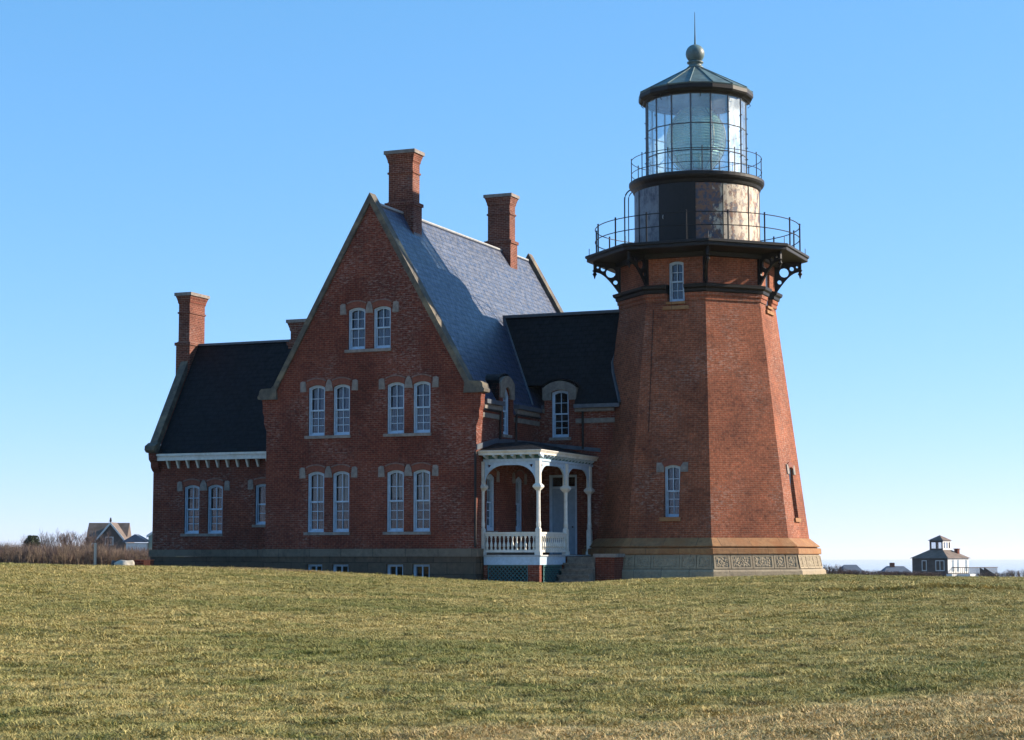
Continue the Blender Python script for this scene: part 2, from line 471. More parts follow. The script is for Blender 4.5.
def mesh_of(name, g, m, origin, smooth=False, uv=True):
    me = bpy.data.meshes.new(name)
    me.from_pydata([(x - origin[0], y - origin[1], z - origin[2]) for x, y, z in g.v], [], g.f)
    me.validate()
    me.update()
    if m is not None:
        me.materials.append(m)
    if smooth:
        me.polygons.foreach_set('use_smooth', [True] * len(me.polygons))
    if uv:
        ul = me.uv_layers.new(name='UVMap')
        o = Vector(origin)
        for p in me.polygons:
            n = p.normal
            if abs(n.z) > 0.97:
                t = Vector((1, 0, 0)); b = Vector((0, 1, 0))
            else:
                t = Vector((0, 0, 1)).cross(n).normalized(); b = n.cross(t)
            for li in p.loop_indices:
                q = me.vertices[me.loops[li].vertex_index].co + o
                ul.data[li].uv = (q.dot(t), q.dot(b))
    return me

def part(name, g, m, parent, root, smooth=False, label=None, kind=None, origin=None, uv=True):
    if origin is None:
        xs = np.array(g.v)
        lo = xs.min(0); hi = xs.max(0)
        origin = ((lo[0] + hi[0]) / 2, (lo[1] + hi[1]) / 2, lo[2])
    me = mesh_of(name, g, m, origin, smooth, uv)
    o = bpy.data.objects.new(name, me)
    COL.objects.link(o)
    par = parent if parent is not None else root.o
    o.parent = par
    o.location = Vector(origin) - root.abs[par.name]
    root.abs[o.name] = Vector(origin)
    if label: o['label'] = label
    if kind: o['kind'] = kind
    return o

def solo(name, g, m, label=None, cat=None, group=None, kind=None, smooth=False, origin=None, uv=True):
    if origin is None:
        xs = np.array(g.v); lo = xs.min(0); hi = xs.max(0)
        origin = ((lo[0] + hi[0]) / 2, (lo[1] + hi[1]) / 2, lo[2])
    me = mesh_of(name, g, m, origin, smooth, uv)
    o = bpy.data.objects.new(name, me)
    COL.objects.link(o); o.location = origin
    for k, v in (('label', label), ('category', cat), ('group', group), ('kind', kind)):
        if v: o[k] = v
    return o

# frame of the buildings: u to the right along the facade, v away from the viewer
XT, YT, AL = 7.171, 73.4, 0.393
CA, SA = math.cos(AL), math.sin(AL)
FR = Matrix.Translation((XT, YT, 0)) @ Matrix.Rotation(-AL, 4, 'Z')

# ------------------------------------------------------------------ ground
# where the brow of the lawn lies, left to right, as seen when walking up to the buildings
BPX = np.array([-900, -300, 0, 97, 150, 270, 400, 475, 560, 600, 640, 711, 826, 880, 925, 1024, 1400, 2200], float)
BPY = np.array([557, 559, 562.6, 565.2, 565.6, 568.2, 575.4, 580.6, 583.2, 581.5, 579.0, 577.3, 574.8, 576.0, 577.0, 577.6, 580, 586], float)
YC = 63.0
def sstep(t):
    t = np.clip(t, 0, 1); return t * t * (3 - 2 * t)
def ground(X, Y):
    X = np.asarray(X, float); Y = np.asarray(Y, float)
    yc = np.clip(Y, YC, None)
    sl = (np.interp(512 + 1916.6 * X / yc, BPX, BPY) - 554.0) / 1916.6
    brow = EYE - sl * yc                      # from the brow on, the lawn falls away gently
    t = np.clip(Y / YC, 0, 1)
    w = 1 - (1 - t) ** 1.35
    h = np.where(Y < YC, -0.93 + (brow + 0.93) * w, brow - 0.0035 * (Y - YC))
    h = np.where(Y < 0, -0.93 + Y * 0.02, h)
    fade = 1 - sstep((Y - 50) / 10.0)
    h = h + fade * (0.026 * np.sin(X * 0.55 + 1.3) * np.sin(Y * 0.33 + 0.4) + 0.014 * np.sin(X * 1.7 + Y * 0.9))
    # low bank crossing on the right and a worn track at lower right
    yb = 46.5 - 0.10 * (X - 10)
    m = sstep((X - 7) / 4.0)
    h = h + m * 0.085 * sstep((Y - yb) / 0.8) * (1 - sstep((Y - yb - 1.5) / 7.0))
    yt = 16.07 + 0.73 * X
    h = h - sstep((X - 0.0) / 2.0) * 0.05 * np.exp(-((Y - yt) / 1.2) ** 2)
    far = np.clip(Y - 96, 0, None)
    h = h - 0.0060 * far * sstep(far / 60) - 60 * sstep((Y - 520) / 160)
    h = h - 62 * sstep((np.abs(X) - 520) / 160) - 62 * sstep((-Y - 300) / 160)
    return np.maximum(h, -64)
def gz(x, y):
    return float(ground(x, y))

def grid_axis(segs):
    out = [segs[0][0]]
    for a, b, st in segs:
        n = max(1, int(round((b - a) / st)))
        out += list(np.linspace(a, b, n + 1)[1:])
    return np.array(out)
gx = grid_axis([(-720, -120, 30), (-120, -36, 4), (-36, 36, 0.45), (36, 140, 4), (140, 720, 30)])
gy = grid_axis([(-480, -40, 40), (-40, 6, 3), (6, 90, 0.45), (90, 130, 2), (130, 720, 15)])
XX, YY = np.meshgrid(gx, gy)
ZZ = ground(XX, YY)
nx, ny = len(gx), len(gy)
g = G()
g.v = list(zip(XX.ravel().tolist(), YY.ravel().tolist(), ZZ.ravel().tolist()))
g.f = [(j * nx + i, j * nx + i + 1, (j + 1) * nx + i + 1, (j + 1) * nx + i) for j in range(ny - 1) for i in range(nx - 1)]

def turf_colour(t):
    """shared by soil and blades: straw / green / olive mottling and painted turf shadows, from world position"""
    pos = t.pos()
    flat = t.scale(pos, 1, 1, 0)
    a = t.noise(t.scale(flat, 0.55, 1.0, 1), 0.22, 5, 0.6, 0.3)
    b = t.noise(t.scale(flat, 0.7, 1.0, 1), 1.25, 5, 0.65, 0.2)
    c = t.noise(flat, 7.0, 3, 0.6)
    green = (0.135, 0.165, 0.040); straw = (0.435, 0.355, 0.160); olive = (0.245, 0.235, 0.085); brown = (0.45, 0.335, 0.185)
    ca = t.mix(t.ramp(a.outputs[0], [(0.36, (0, 0, 0)), (0.58, (1, 1, 1))]).outputs[0], olive, straw)
    cb = t.mix(t.ramp(b.outputs[0], [(0.52, (0, 0, 0)), (0.66, (0.85, 0.85, 0.85))]).outputs[0], ca, green)
    cc = t.mix(t.ramp(c.outputs[0], [(0.50, (0, 0, 0)), (0.75, (0.6, 0.6, 0.6))]).outputs[0], cb, straw)
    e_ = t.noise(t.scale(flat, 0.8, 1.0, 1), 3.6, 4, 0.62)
    cc = t.mix(t.ramp(e_.outputs[0], [(0.52, (0, 0, 0)), (0.66, (0.78, 0.78, 0.78))]).outputs[0], cc, (0.060, 0.055, 0.026))  # dark spots: shadows of the uneven turf painted into the colour
    # worn track across the lower right: browner, with a wavering edge
    sep = t.n('ShaderNodeSeparateXYZ'); t.l(pos, sep.inputs[0])
    m1 = t.n('ShaderNodeMath', operation='MULTIPLY_ADD'); t.l(sep.outputs[0], m1.inputs[0]); m1.inputs[1].default_value = -0.73; m1.inputs[2].default_value = -16.1
    m2 = t.n('ShaderNodeMath', operation='ADD'); t.l(m1.outputs[0], m2.inputs[0]); t.l(sep.outputs[1], m2.inputs[1])
    m3 = t.n('ShaderNodeMath', operation='MULTIPLY_ADD'); t.l(b.outputs[0], m3.inputs[0]); m3.inputs[1].default_value = 2.4; t.l(m2.outputs[0], m3.inputs[2])
    mr = t.n('ShaderNodeMapRange'); t.l(m3.outputs[0], mr.inputs[0]); mr.inputs[1].default_value = 0.4; mr.inputs[2].default_value = 1.6; mr.inputs[3].default_value = 0.75; mr.inputs[4].default_value = 0.0
    cd = t.mix(mr.outputs[0], cc, brown)
    # bare soil on the brow in front of the gable
    ds = t.n('ShaderNodeVectorMath', operation='SUBTRACT'); t.l(flat, ds.inputs[0]); ds.inputs[1].default_value = (-7.6, 62.5, 0)
    dl = t.n('ShaderNodeVectorMath', operation='LENGTH'); t.l(t.scale(ds.outputs[0], 0.5, 0.8, 1), dl.inputs[0])
    da_ = t.n('ShaderNodeMath', operation='MULTIPLY_ADD'); t.l(b.outputs[0], da_.inputs[0]); da_.inputs[1].default_value = 1.6; t.l(dl.outputs['Value'], da_.inputs[2])
    md_ = t.n('ShaderNodeMapRange'); t.l(da_.outputs[0], md_.inputs[0]); md_.inputs[1].default_value = 1.5; md_.inputs[2].default_value = 2.3; md_.inputs[3].default_value = 0.8; md_.inputs[4].default_value = 0.0
    cd = t.mix(md_.outputs[0], cd, (0.24, 0.165, 0.11))
    return cd, c, b

def lawn_mat():
    t = NT('lawn_turf')
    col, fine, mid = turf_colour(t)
    pos = t.pos()
    n = t.noise(t.scale(pos, 1, 1, 0), 22.0, 4, 0.7)
    col = t.mix(1.0, col, t.ramp(n.outputs[0], [(0.3, (0.45, 0.44, 0.42)), (0.68, (1.15, 1.12, 1.05))]).outputs[0], 'MULTIPLY')
    # farther land beyond the crest is scrub brown
    sep = t.n('ShaderNodeSeparateXYZ'); t.l(pos, sep.inputs[0])
    mr = t.n('ShaderNodeMapRange'); t.l(sep.outputs[1], mr.inputs[0]); mr.inputs[1].default_value = 92; mr.inputs[2].default_value = 120
    col = t.mix(mr.outputs[0], col, (0.12, 0.10, 0.06))
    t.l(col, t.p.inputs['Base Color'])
    t.set(Roughness=0.95)
    t.p.inputs['Specular IOR Level'].default_value = 0.1
    ad = t.n('ShaderNodeMath', operation='MULTIPLY_ADD'); t.l(n.outputs[0], ad.inputs[0]); ad.inputs[1].default_value = 0.6; t.l(fine.outputs[0], ad.inputs[2])
    t.bump(ad.outputs[0], 1.0, 0.05)
    return t.m
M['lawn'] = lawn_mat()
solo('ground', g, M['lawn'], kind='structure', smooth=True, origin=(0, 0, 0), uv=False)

def blade_mat():
    t = NT('grass_blades')
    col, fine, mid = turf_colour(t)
    oi = t.n('ShaderNodeObjectInfo')
    col = t.mix(1.0, col, t.ramp(oi.outputs['Random'], [(0.0, (0.42, 0.50, 0.34)), (0.3, (0.85, 0.90, 0.72)), (0.7, (1.2, 1.15, 1.02)), (1.0, (1.5, 1.38, 1.22))]).outputs[0], 'MULTIPLY')
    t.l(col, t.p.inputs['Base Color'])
    t.set(Roughness=0.7)
    t.p.inputs['Specular IOR Level'].default_value = 0.2
    return t.m
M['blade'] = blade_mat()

# sea: a disc whose rim is the horizon
g = G()
SEA_R = 22500.0
ringr = [0, 700, 1500, 3000, 6000, 12000, SEA_R]
n = 96
vs = [(0, 0, -60.0)]
for r in ringr[1:]:
    for i in range(n):
        a = 2 * math.pi * i / n
        vs.append((r * math.cos(a), r * math.sin(a), -60.0))
fs = [(0, 1 + i, 1 + (i + 1) % n) for i in range(n)]
for k in range(len(ringr) - 2):
    for i in range(n):
        j = (i + 1) % n
        fs.append((1 + k * n + i, 1 + (k + 1) * n + i, 1 + (k + 1) * n + j, 1 + k * n + j))
g.add(vs, fs)
t = NT('sea_water')
t.set(Base_Color=(0.03, 0.10, 0.17), Roughness=0.12)
wv = t.noise(t.scale(t.pos(), 1, 1, 0), 0.02, 5, 0.6)
t.bump(wv.outputs[0], 0.15, 1.0)
M['sea'] = t.m
solo('sea', g, M['sea'], kind='structure', origin=(0, 0, -60), uv=False)

# haze over the sea: one even, very thin volume round everything
HAZE = 5.0e-5
if HAZE:
    g = G(); g.box(-22600, 22600, -22600, 22600, -66, 64)
    t = NT('sea_haze')
    t.t.nodes.remove(t.p)
    pv = t.n('ShaderNodeVolumePrincipled')
    pv.inputs['Color'].default_value = (0.93, 0.97, 1.0, 1)
    pv.inputs['Density'].default_value = HAZE
    pv.inputs['Anisotropy'].default_value = 0.2
    t.l(pv.outputs[0], t.out.inputs['Volume'])
    hz = solo('haze', g, t.m, kind='stuff', origin=(0, 0, -66), uv=False)

# ------------------------------------------------------------------ arch / window helpers
def arch_loop(x0, x1, z0, z1, rise, n=7):
    """opening: flat sill at z0, segmental head whose crown is at z1"""
    pts = [(x0, z0), (x1, z0)]
    for i in range(n + 1):
        s = i / n
        x = x1 + (x0 - x1) * s
        pts.append((x, z1 - rise + rise * 4 * s * (1 - s)))
    return pts

def inset_loop(x0, x1, z0, z1, rise, e, n=7):
    return arch_loop(x0 + e, x1 - e, z0 + e, z1 - e, rise * 0.9, n)

def map_front(vw):      # wall facing the viewer (-v): depth grows with v
    return lambda a, b, c: (a, vw + c, b)
def map_side(uw):       # wall facing +u: a is v
    return lambda a, b, c: (uw - c, a, b)

def window(parent, root, mp, x0, x1, z0, z1, rise=0.09, rows=(2, 3), cols=2, meet=0.5, rec=0.07,
           casing=0.052, curtain=None, curtain_mat='curtain', glass='glass', frame='frame', arch=True, blocks=(True, True), label=None, name='window'):
    """mp(a,b,c): a horizontal, b height, c depth behind the wall face"""
    g = G()
    d0, d1 = rec, rec + 0.15
    # lining + casing
    g.plate(arch_loop(x0, x1, z0, z1, rise), [inset_loop(x0, x1, z0, z1, rise, casing)], mp, d0, d1)
    xi0, xi1, zi0, zi1 = x0 + casing, x1 - casing, z0 + casing, z1 - casing
    zm = zi0 + (zi1 - zi0) * meet
    st = 0.042
    # lower sash (farther back) and upper sash
    g.plate([(xi0 + .002, zi0 + .002), (xi1 - .002, zi0 + .002), (xi1 - .002, zm + .025), (xi0 + .002, zm + .025)],
            [[(xi0 + st, zi0 + st + .03), (xi1 - st, zi0 + st + .03), (xi1 - st, zm - .025), (xi0 + st, zm - .025)]], mp, d0 + 0.085, d0 + 0.125)
    g.plate(arch_loop(xi0 + .002, xi1 - .002, zm - .028, zi1 - .002, rise * .9), [arch_loop(xi0 + st, xi1 - st, zm + .028, zi1 - st, rise * .8)], mp, d0 + 0.04, d0 + 0.082)
    mw = 0.0125
    def bars(za, zb, nrow, da, db, r=0.0):
        for c in range(1, cols):
            x = xi0 + st + (xi1 - xi0 - 2 * st) * c / cols
            g.plate([(x - mw, za), (x + mw, za), (x + mw, zb), (x - mw, zb)], [], mp, da, db)
        for k in range(1, nrow):
            z = za + (zb - za) * k / nrow
            xs = [xi0 + st + (xi1 - xi0 - 2 * st) * c / cols for c in range(cols + 1)]
            for c in range(cols):
                a0 = xs[c] + (mw + .001 if c else -.004); a1 = xs[c + 1] - (mw + .001 if c < cols - 1 else -.004)
                g.plate([(a0, z - mw), (a1, z - mw), (a1, z + mw), (a0, z + mw)], [], mp, da, db)
    bars(zi0 + st + .026, zm - .021, rows[1], d0 + 0.094, d0 + 0.118)
    bars(zm + .024, zi1 - st + .004, rows[0], d0 + 0.05, d0 + 0.074)
    w = part(name, g, M[frame], parent, root, label=label)
    p = G()
    p.plate(arch_loop(xi0 - .01, xi1 + .01, zi0 - .01, zi1 + .01, rise), [], mp, d0 + 0.128, d0 + 0.134)
    part('pane', p, M[glass], w, root)
    if curtain:
        c = G()
        nseg = 18
        for (s0, s1, ztop, zbot) in curtain:
            xs = [xi0 + (xi1 - xi0) * (s0 + (s1 - s0) * i / nseg) for i in range(nseg + 1)]
            for i in range(nseg):
                da = 0.26 + 0.006 * math.sin(i * 1.9); db = 0.26 + 0.006 * math.sin((i + 1) * 1.9)
                za = zi0 + (zi1 - zi0) * zbot; zb = zi0 + (zi1 - zi0) * ztop
                c.add([mp(xs[i], za, d0 + da), mp(xs[i + 1], za, d0 + db), mp(xs[i + 1], zb, d0 + db), mp(xs[i], zb, d0 + da)], [(0, 1, 2, 3)])
        part('curtain', c, M[curtain_mat], w, root)
    if arch:
        # brick arch with a thin label course
        def band(e0, e1, za, n=12):
            pts = []
            wdt = x1 - x0
            for i in range(n + 1):
                s = i / n
                pts.append((x0 - e0 + (wdt + 2 * e0) * s, za + 0.0 + (rise + 0.0) * 4 * s * (1 - s)))
            return pts
        lo = band(0.0, 0, z1 - rise + 0.004)
        up = band(0.03, 0, z1 - rise + 0.22)
        a = G(); a.plate(lo + up[::-1], [], mp, -0.018, 0.10)
        part('brick_arch', a, M['brick_arch'], w, root)
        lo2 = band(0.03, 0, z1 - rise + 0.222); up2 = band(0.05, 0, z1 - rise + 0.265)
        a = G(); a.plate(lo2 + up2[::-1], [], mp, -0.045, 0.08)
        part('label_course', a, M['label'], w, root)
        for sgn, on in ((-1, blocks[0]), (1, blocks[1])):
            if not on: continue
            xe = x0 if sgn < 0 else x1
            zb = z1 - rise - 0.14
            pl = [(xe + sgn * .075, zb - .01), (xe + sgn * .33, zb - .02), (xe + sgn * .33, zb + .34), (xe + sgn * .24, zb + .39), (xe + sgn * .115, zb + .37)]
            if sgn < 0: pl = pl[::-1]
            bkg = G(); bkg.plate(pl, [], mp, -0.025, 0.12)
            part('springer_block', bkg, M['stone_trim'], w, root)
    return w

def mid_block(parent, root, mp, xa, xb, z1, rise):
    zb = z1 - rise - 0.14
    xm = (xa + xb) / 2
    g = G(); g.plate([(xa + .012, zb), (xb - .012, zb), (xb - .06, zb + .28), (xm + .05, zb + .42), (xm - .05, zb + .42), (xa + .06, zb + .28)], [], mp, -0.028, 0.12)
    return part('springer_block', g, M['stone_trim'], parent, root)

def sill(parent, root, mp, x0, x1, z, h=0.11, proj=0.06, m='stone_trim', name='window_sill'):
    g = G(); g.plate([(x0, z - h), (x1, z - h), (x1, z), (x0, z)], [], mp, -proj, 0.22)
    return part(name, g, M[m], parent, root)

# ------------------------------------------------------------------ LIGHTHOUSE TOWER
TW = Root('lighthouse_tower', (0, 0, 0), -AL,
          'tall octagonal red brick lighthouse tower with black iron gallery and glazed lantern on top', 'lighthouse', frame=FR)
def shaftR(z):
    return 4.163 - (z - 1.31) * 0.1315
C8 = math.cos(math.pi / 8)
def octpt(Rr, k, z):
    a = math.radians(22.5 + 45 * k)
    return (Rr * math.sin(a), -Rr * math.cos(a), z)
def octring(g, prof, cap=True):
    """prof: list of (R,z) bottom to top; closed octagonal solid of revolution"""
    vs = []; fs = []
    for Rr, z in prof:
        for k in range(8): vs.append(octpt(Rr, k, z))
    m = len(prof)
    for j in range(m - 1):
        for k in range(8):
            l = (k + 1) % 8
            fs.append((j * 8 + k, j * 8 + l, (j + 1) * 8 + l, (j + 1) * 8 + k))
    if cap:
        fs.append(tuple(range(7, -1, -1))); fs.append(tuple((m - 1) * 8 + k for k in range(8)))
    return g.add(vs, fs)
def octtube(g, prof):
    """prof is a closed loop (R,z) swept round the octagon"""
    vs = []; fs = []
    m = len(prof)
    for Rr, z in prof:
        for k in range(8): vs.append(octpt(Rr, k, z))
    for j in range(m):
        i = (j + 1) % m
        for k in range(8):
            l = (k + 1) % 8
            fs.append((j * 8 + k, j * 8 + l, i * 8 + l, i * 8 + k))
    return g.add(vs, fs)

g = G(); octring(g, [(4.82, -0.9), (4.79, -0.02), (4.78, 0.09), (4.72, 0.16)])
part('plinth', g, M['granite'], None, TW)
# rock-faced panel course, built block by block
g = G(); octring(g, [(4.64, 0.162), (4.52, 0.699)], cap=False)
part('panel_course', g, M['granite'], None, TW)
def face_frame(k, Rf):
    """face k (between corner k-1 and k): returns fn(a,b,c): a along face, b height, c outwards"""
    th = math.radians(45 * k)
    nx_, ny_ = math.sin(th), -math.cos(th)
    tx_, ty_ = math.cos(th), math.sin(th)
    def fn(a, b, c):
        ap = Rf(b) * C8 + c
        return (nx_ * ap + tx_ * a, ny_ * ap + ty_ * a, b)
    return fn
bord = G(); rough = G()
for k in range(8):
    fn = face_frame(k, lambda z: 4.66 - (z - 0.162) * 0.215)
    L = 4.66 * math.sin(math.pi / 8) * 2
    xs = [-L / 2 + 0.03, -L / 2 + 0.60, -0.56, 0.52, L / 2 - 0.62, L / 2 - 0.05] if k % 2 == 0 else [-L / 2 + 0.03, -1.05, -0.16, 0.72, L / 2 - 0.55, L / 2 - 0.05]
    for a0, a1 in zip(xs[:-1], xs[1:]):
        a0 += 0.012; a1 -= 0.012
        bord.plate([(a0, 0.19), (a1, 0.19), (a1 - (0.02 if a1 > 1 else 0), 0.672), (a0 + (0.02 if a0 < -1.5 else 0), 0.672)],
                   [[(a0 + 0.075, 0.25), (a0 + 0.075, 0.62), (a1 - 0.075, 0.62), (a1 - 0.075, 0.25)]],
                   lambda a, b, c, fn=fn: fn(a, b, -c), -0.03, 0.0)
        nxx = max(3, int((a1 - a0 - 0.15) / 0.034)); nzz = 11
        vs = []; fs = []
        for j in range(nzz + 1):
            for i in range(nxx + 1):
                e = (i in (0, nxx)) or (j in (0, nzz))
                vs.append(fn(a0 + 0.076 + (a1 - a0 - 0.152) * i / nxx, 0.251 + 0.368 * j / nzz, 0.004 if e else rnd.uniform(0.004, 0.034)))
        for j in range(nzz):
            for i in range(nxx):
                q = j * (nxx + 1) + i
                fs.append((q, q + 1, q + nxx + 2, q + nxx + 1))
        rough.add(vs, fs)
pc = part('panel_border', bord, M['granite'], None, TW)
part('rock_face', rough, M['granite'], pc, TW)
g = G(); octring(g, [(4.60, 0.70), (4.62, 0.73), (4.61, 0.915), (4.56, 0.93), (4.46, 0.935), (4.46, 0.965)])
part('ledge_course', g, M['brownstone'], None, TW)
g = G(); octring(g, [(4.50, 0.967), (4.56, 0.985), (4.56, 1.01), (4.20, 1.285), (4.172, 1.30)])
part('sloping_course', g, M['brownstone'], None, TW)

WIN_LO = (-0.25, 0.35, 2.06, 3.96); WIN_UP = (-0.27, 0.31, 10.08, 11.60)
z0s, z1s = 1.302, 10.10
g = G(); up_g = G()
def vertR(z): return 3.0
for k in range(8):
    fn = face_frame(k, shaftR)
    h0 = shaftR(z0s) * math.sin(math.pi / 8); h1 = shaftR(z1s) * math.sin(math.pi / 8)
    holes = []
    if k in (0, 2):
        x0, x1, a, b = WIN_LO
        holes.append(arch_loop(x0, x1, a, b, 0.07)[::-1])
        x0, x1, a, b = WIN_UP
    ol = [(-h0, z0s), (h0, z0s), (h1, z1s)]
    if k in (0, 2):
        ol += [(WIN_UP[1], z1s), (WIN_UP[1], WIN_UP[2]), (WIN_UP[0], WIN_UP[2]), (WIN_UP[0], z1s)]
    ol += [(-h1, z1s)]
    g.plate(ol, holes, lambda a, b, c, fn=fn: fn(a, b, -c), 0.0, 0.35)
    # upper vertical stage behind the gallery
    fv = face_frame(k, lambda z: 3.0)
    hv = 3.0 * math.sin(math.pi / 8)
    if k in (0, 2):
        ol = [(-hv, 10.74), (WIN_UP[0], 10.74)] + [(WIN_UP[0], WIN_UP[3] - .07)] + [p for p in arch_loop(WIN_UP[0], WIN_UP[1], WIN_UP[2], WIN_UP[3], 0.07)[3:-1]][::-1] + [(WIN_UP[1], WIN_UP[3] - .07), (WIN_UP[1], 10.74), (hv, 10.74), (hv, 12.0), (-hv, 12.0)]
    else:
        ol = [(-hv, 10.74), (hv, 10.74), (hv, 12.0), (-hv, 12.0)]
    up_g.plate(ol, [], lambda a, b, c, fn=fv: fn(a, b, -c), 0.0, 0.35)
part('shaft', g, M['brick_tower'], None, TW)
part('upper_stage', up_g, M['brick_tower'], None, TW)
# corbelled brick bands and black belt, left open where the upper windows cross
def oct_band(prof, gap):
    g = G()
    for k in range(8):
        segs = [(-1, 1)] if not (gap and k in (0, 2)) else [(-1, WIN_UP[0] - 0.06), (WIN_UP[1] + 0.06, 1)]
        for s in segs:
            ins = min(p[0] for p in prof) - 0.4
            loop = [(r, z) for r, z in prof] + [(ins, prof[-1][1]), (ins, prof[0][1])]
            ring = []
            for e in range(2):
                pts = []
                for r, z in loop:
                    hh = r * math.sin(math.pi / 8)
                    a = s[e] * hh if abs(s[e]) == 1 else s[e]
                    pts.append(face_frame(k, lambda zz, r=r: r)(a, z, 0))
                ring.append(pts)
            m = len(loop)
            vs = ring[0] + ring[1]
            fs = [(i, m + i, m + (i + 1) % m, (i + 1) % m) for i in range(m)]
            fs += [tuple(range(m)), tuple(range(2 * m - 1, m - 1, -1))]
            g.add(vs, fs)
    return g
part('corbel_band', oct_band([(3.04, 10.103), (3.055, 10.104), (3.06, 10.25), (3.10, 10.26), (3.11, 10.39)], True), M['brick_tower'], None, TW)
part('belt_course', oct_band([(3.12, 10.395), (3.16, 10.42), (3.18, 10.52), (3.27, 10.58), (3.29, 10.68), (3.08, 10.73)], True), M['black'], None, TW)
# gallery deck
g = G(); octring(g, [(3.02, 11.90), (3.98, 11.93), (4.26, 11.95), (4.275, 11.97), (4.275, 12.07), (4.34, 12.10), (4.34, 12.18), (4.31, 12.20), (2.3, 12.21)])
part('gallery_deck', g, M['black'], None, TW)
g = G(); octring(g, [(3.035, 11.72), (3.16, 11.74), (3.20, 11.895)], cap=False)
part('deck_frieze', g, M['black'], None, TW)
# eight pierced iron brackets, one at every corner
def bracket(k):
    a = math.radians(22.5 + 45 * k)
    er = (math.sin(a), -math.cos(a)); et = (math.cos(a), math.sin(a))
    def mp(r, z, c):
        return (er[0] * r + et[0] * c, er[1] * r + et[1] * c, z)
    r0, r1, zb, zt = 3.02, 4.02, 10.76, 11.94
    ol = [(r0, zb - 0.06)]
    for i in range(13):       # concave quarter curve from the wall foot to the outer end
        s = i / 12
        th = s * math.pi / 2
        ol.append((r0 + 0.04 + (r1 - r0 - 0.10) * s, zb + 0.80 * math.sin(th)))
    ol += [(r1, zb + 0.80), (r1, zt), (r0, zt)]
    def circ(cx, cy, rr, n=12, sx=1.0):
        return [(cx + rr * sx * math.cos(2 * math.pi * i / n), cy + rr * math.sin(2 * math.pi * i / n)) for i in range(n)][::-1]
    holes = [circ(3.35, 11.53, 0.185), circ(3.17, 11.16, 0.085), circ(3.65, 11.68, 0.085), circ(3.85, 11.75, 0.045)]
    g = G(); g.plate(ol, holes, mp, -0.045, 0.045)
    b = part('bracket', g, M['black'], None, TW)
    g = G()
    px_, py_ = er[0] * 3.97, er[1] * 3.97
    g.lathe([(0.055, 11.82), (0.055, 11.66), (0.10, 11.62), (0.045, 11.56), (0.095, 11.48), (0.05, 11.42), (0.012, 11.30)], 8, (px_, py_))
    part('drop_finial', g, M['black'], b, TW)
    g = G(); g.plate([(2.97, 10.76), (3.055, 10.76), (3.055, 11.90), (2.97, 11.90)], [], mp, -0.09, 0.09)
    part('wall_post', g, M['black'], b, TW)
for k in range(8): bracket(k)

# tower windows
for k, nm in ((0, None), (2, 'window in the sunlit side of the tower')):
    fn = face_frame(k, shaftR)
    # vertical planes set in the battered wall
    zc = 3.0
    fl = face_frame(k, lambda z: shaftR(3.2) - 0.03)
    w = window(None, TW, lambda a, b, c, fn=fl: fn(a, b, -c), *WIN_LO, rise=0.07, rows=(2, 3), casing=0.045, rec=0.12, arch=False, curtain=[(0, 1, 1.0, 0.0)] if k == 0 else None, label=nm)
    x0, x1, a, b = WIN_LO
    mpw = lambda a, b, c, fn=fn: fn(a, b, -c)
    lo = [(x0 + (x1 - x0) * i / 10, b - .066 + .07 * 4 * (i / 10) * (1 - i / 10)) for i in range(11)]
    up = [(x0 - .1 + (x1 - x0 + .2) * i / 10, b + .10 + .11 * 4 * (i / 10) * (1 - i / 10)) for i in range(11)]
    ag = G(); ag.plate(lo + up[::-1], [], mpw, -0.05, 0.1)
    part('brick_arch', ag, M['brick_arch'], w, TW)
    for pl in ([(x0 - .30, b - .26), (x0 - .01, b - .26), (x0 - .01, b - .07), (x0 - .115, b + .09), (x0 - .30, b + .09)],
               [(x1 + .01, b - .26), (x1 + .30, b - .26), (x1 + .30, b + .09), (x1 + .115, b + .09), (x1 + .01, b - .07)]):
        bg = G(); bg.plate(pl, [], mpw, -0.045, 0.1)
        part('springer_block', bg, M['stone_trim'], w, TW)
    sg = G(); sg.plate([(x0 - .12, a - .15), (x1 + .08, a - .15), (x1 + .08, a - .005), (x0 - .12, a - .005)], [], mpw, -0.07, 0.3)
    part('window_sill', sg, M['brownstone'], w, TW)
    fu = face_frame(k, lambda z: 3.0)
    w = window(None, TW, lambda a, b, c, fn=fu: fn(a, b, -c - 0.03), *WIN_UP, rise=0.07, rows=(2, 2), casing=0.05, rec=0.06, arch=False, curtain=[(0, 1, 1.0, 0.0)] if k == 0 else None, label=nm)
    x0, x1, a, b = WIN_UP
    sg = G()
    sg.plate([(x0 - .08, a - .10), (x1 + .08, a - .10), (x1 + .08, a - .004), (x0 - .08, a - .004)], [], mpw, -0.10, 0.25)
    sg.plate([(x0 - .22, a - .30), (x1 + .22, a - .30), (x1 + .20, a - .17), (x0 - .20, a - .17)], [], mpw, -0.08, 0.2)
    part('window_sill', sg, M['brownstone'], w, TW)

# service pipe stain line down the left face
g = G(); fn = face_frame(0, shaftR)
g.tube([fn(-0.86, 9.8, 0.03), fn(-0.90, 5.2, 0.03)], 0.011, 5)
part('conduit', g, M['black'], None, TW)

def pol(r, deg, z):     # deg: 0 towards the facade side (-v), growing to the right (+u)
    a = math.radians(deg)
    return (r * math.sin(a), -r * math.cos(a), z)
# watch room drum: 16 plates with battens
def ringmesh(prof, n=64, cap=True, a0=0.0):
    g = G(); g.lathe(prof, n, (0, 0), a0, cap); return g
part('watch_room', ringmesh([(2.41, 12.205), (2.41, 14.75)]), M['drum'], None, TW, smooth=False)
for i in range(12):
    d = 11.25 + i * 30
    bt = G(); bt.tube([pol(2.415, d, 12.26), pol(2.415, d, 14.70)], 0.022, 5)
    part('batten', bt, M['black'], None, TW)
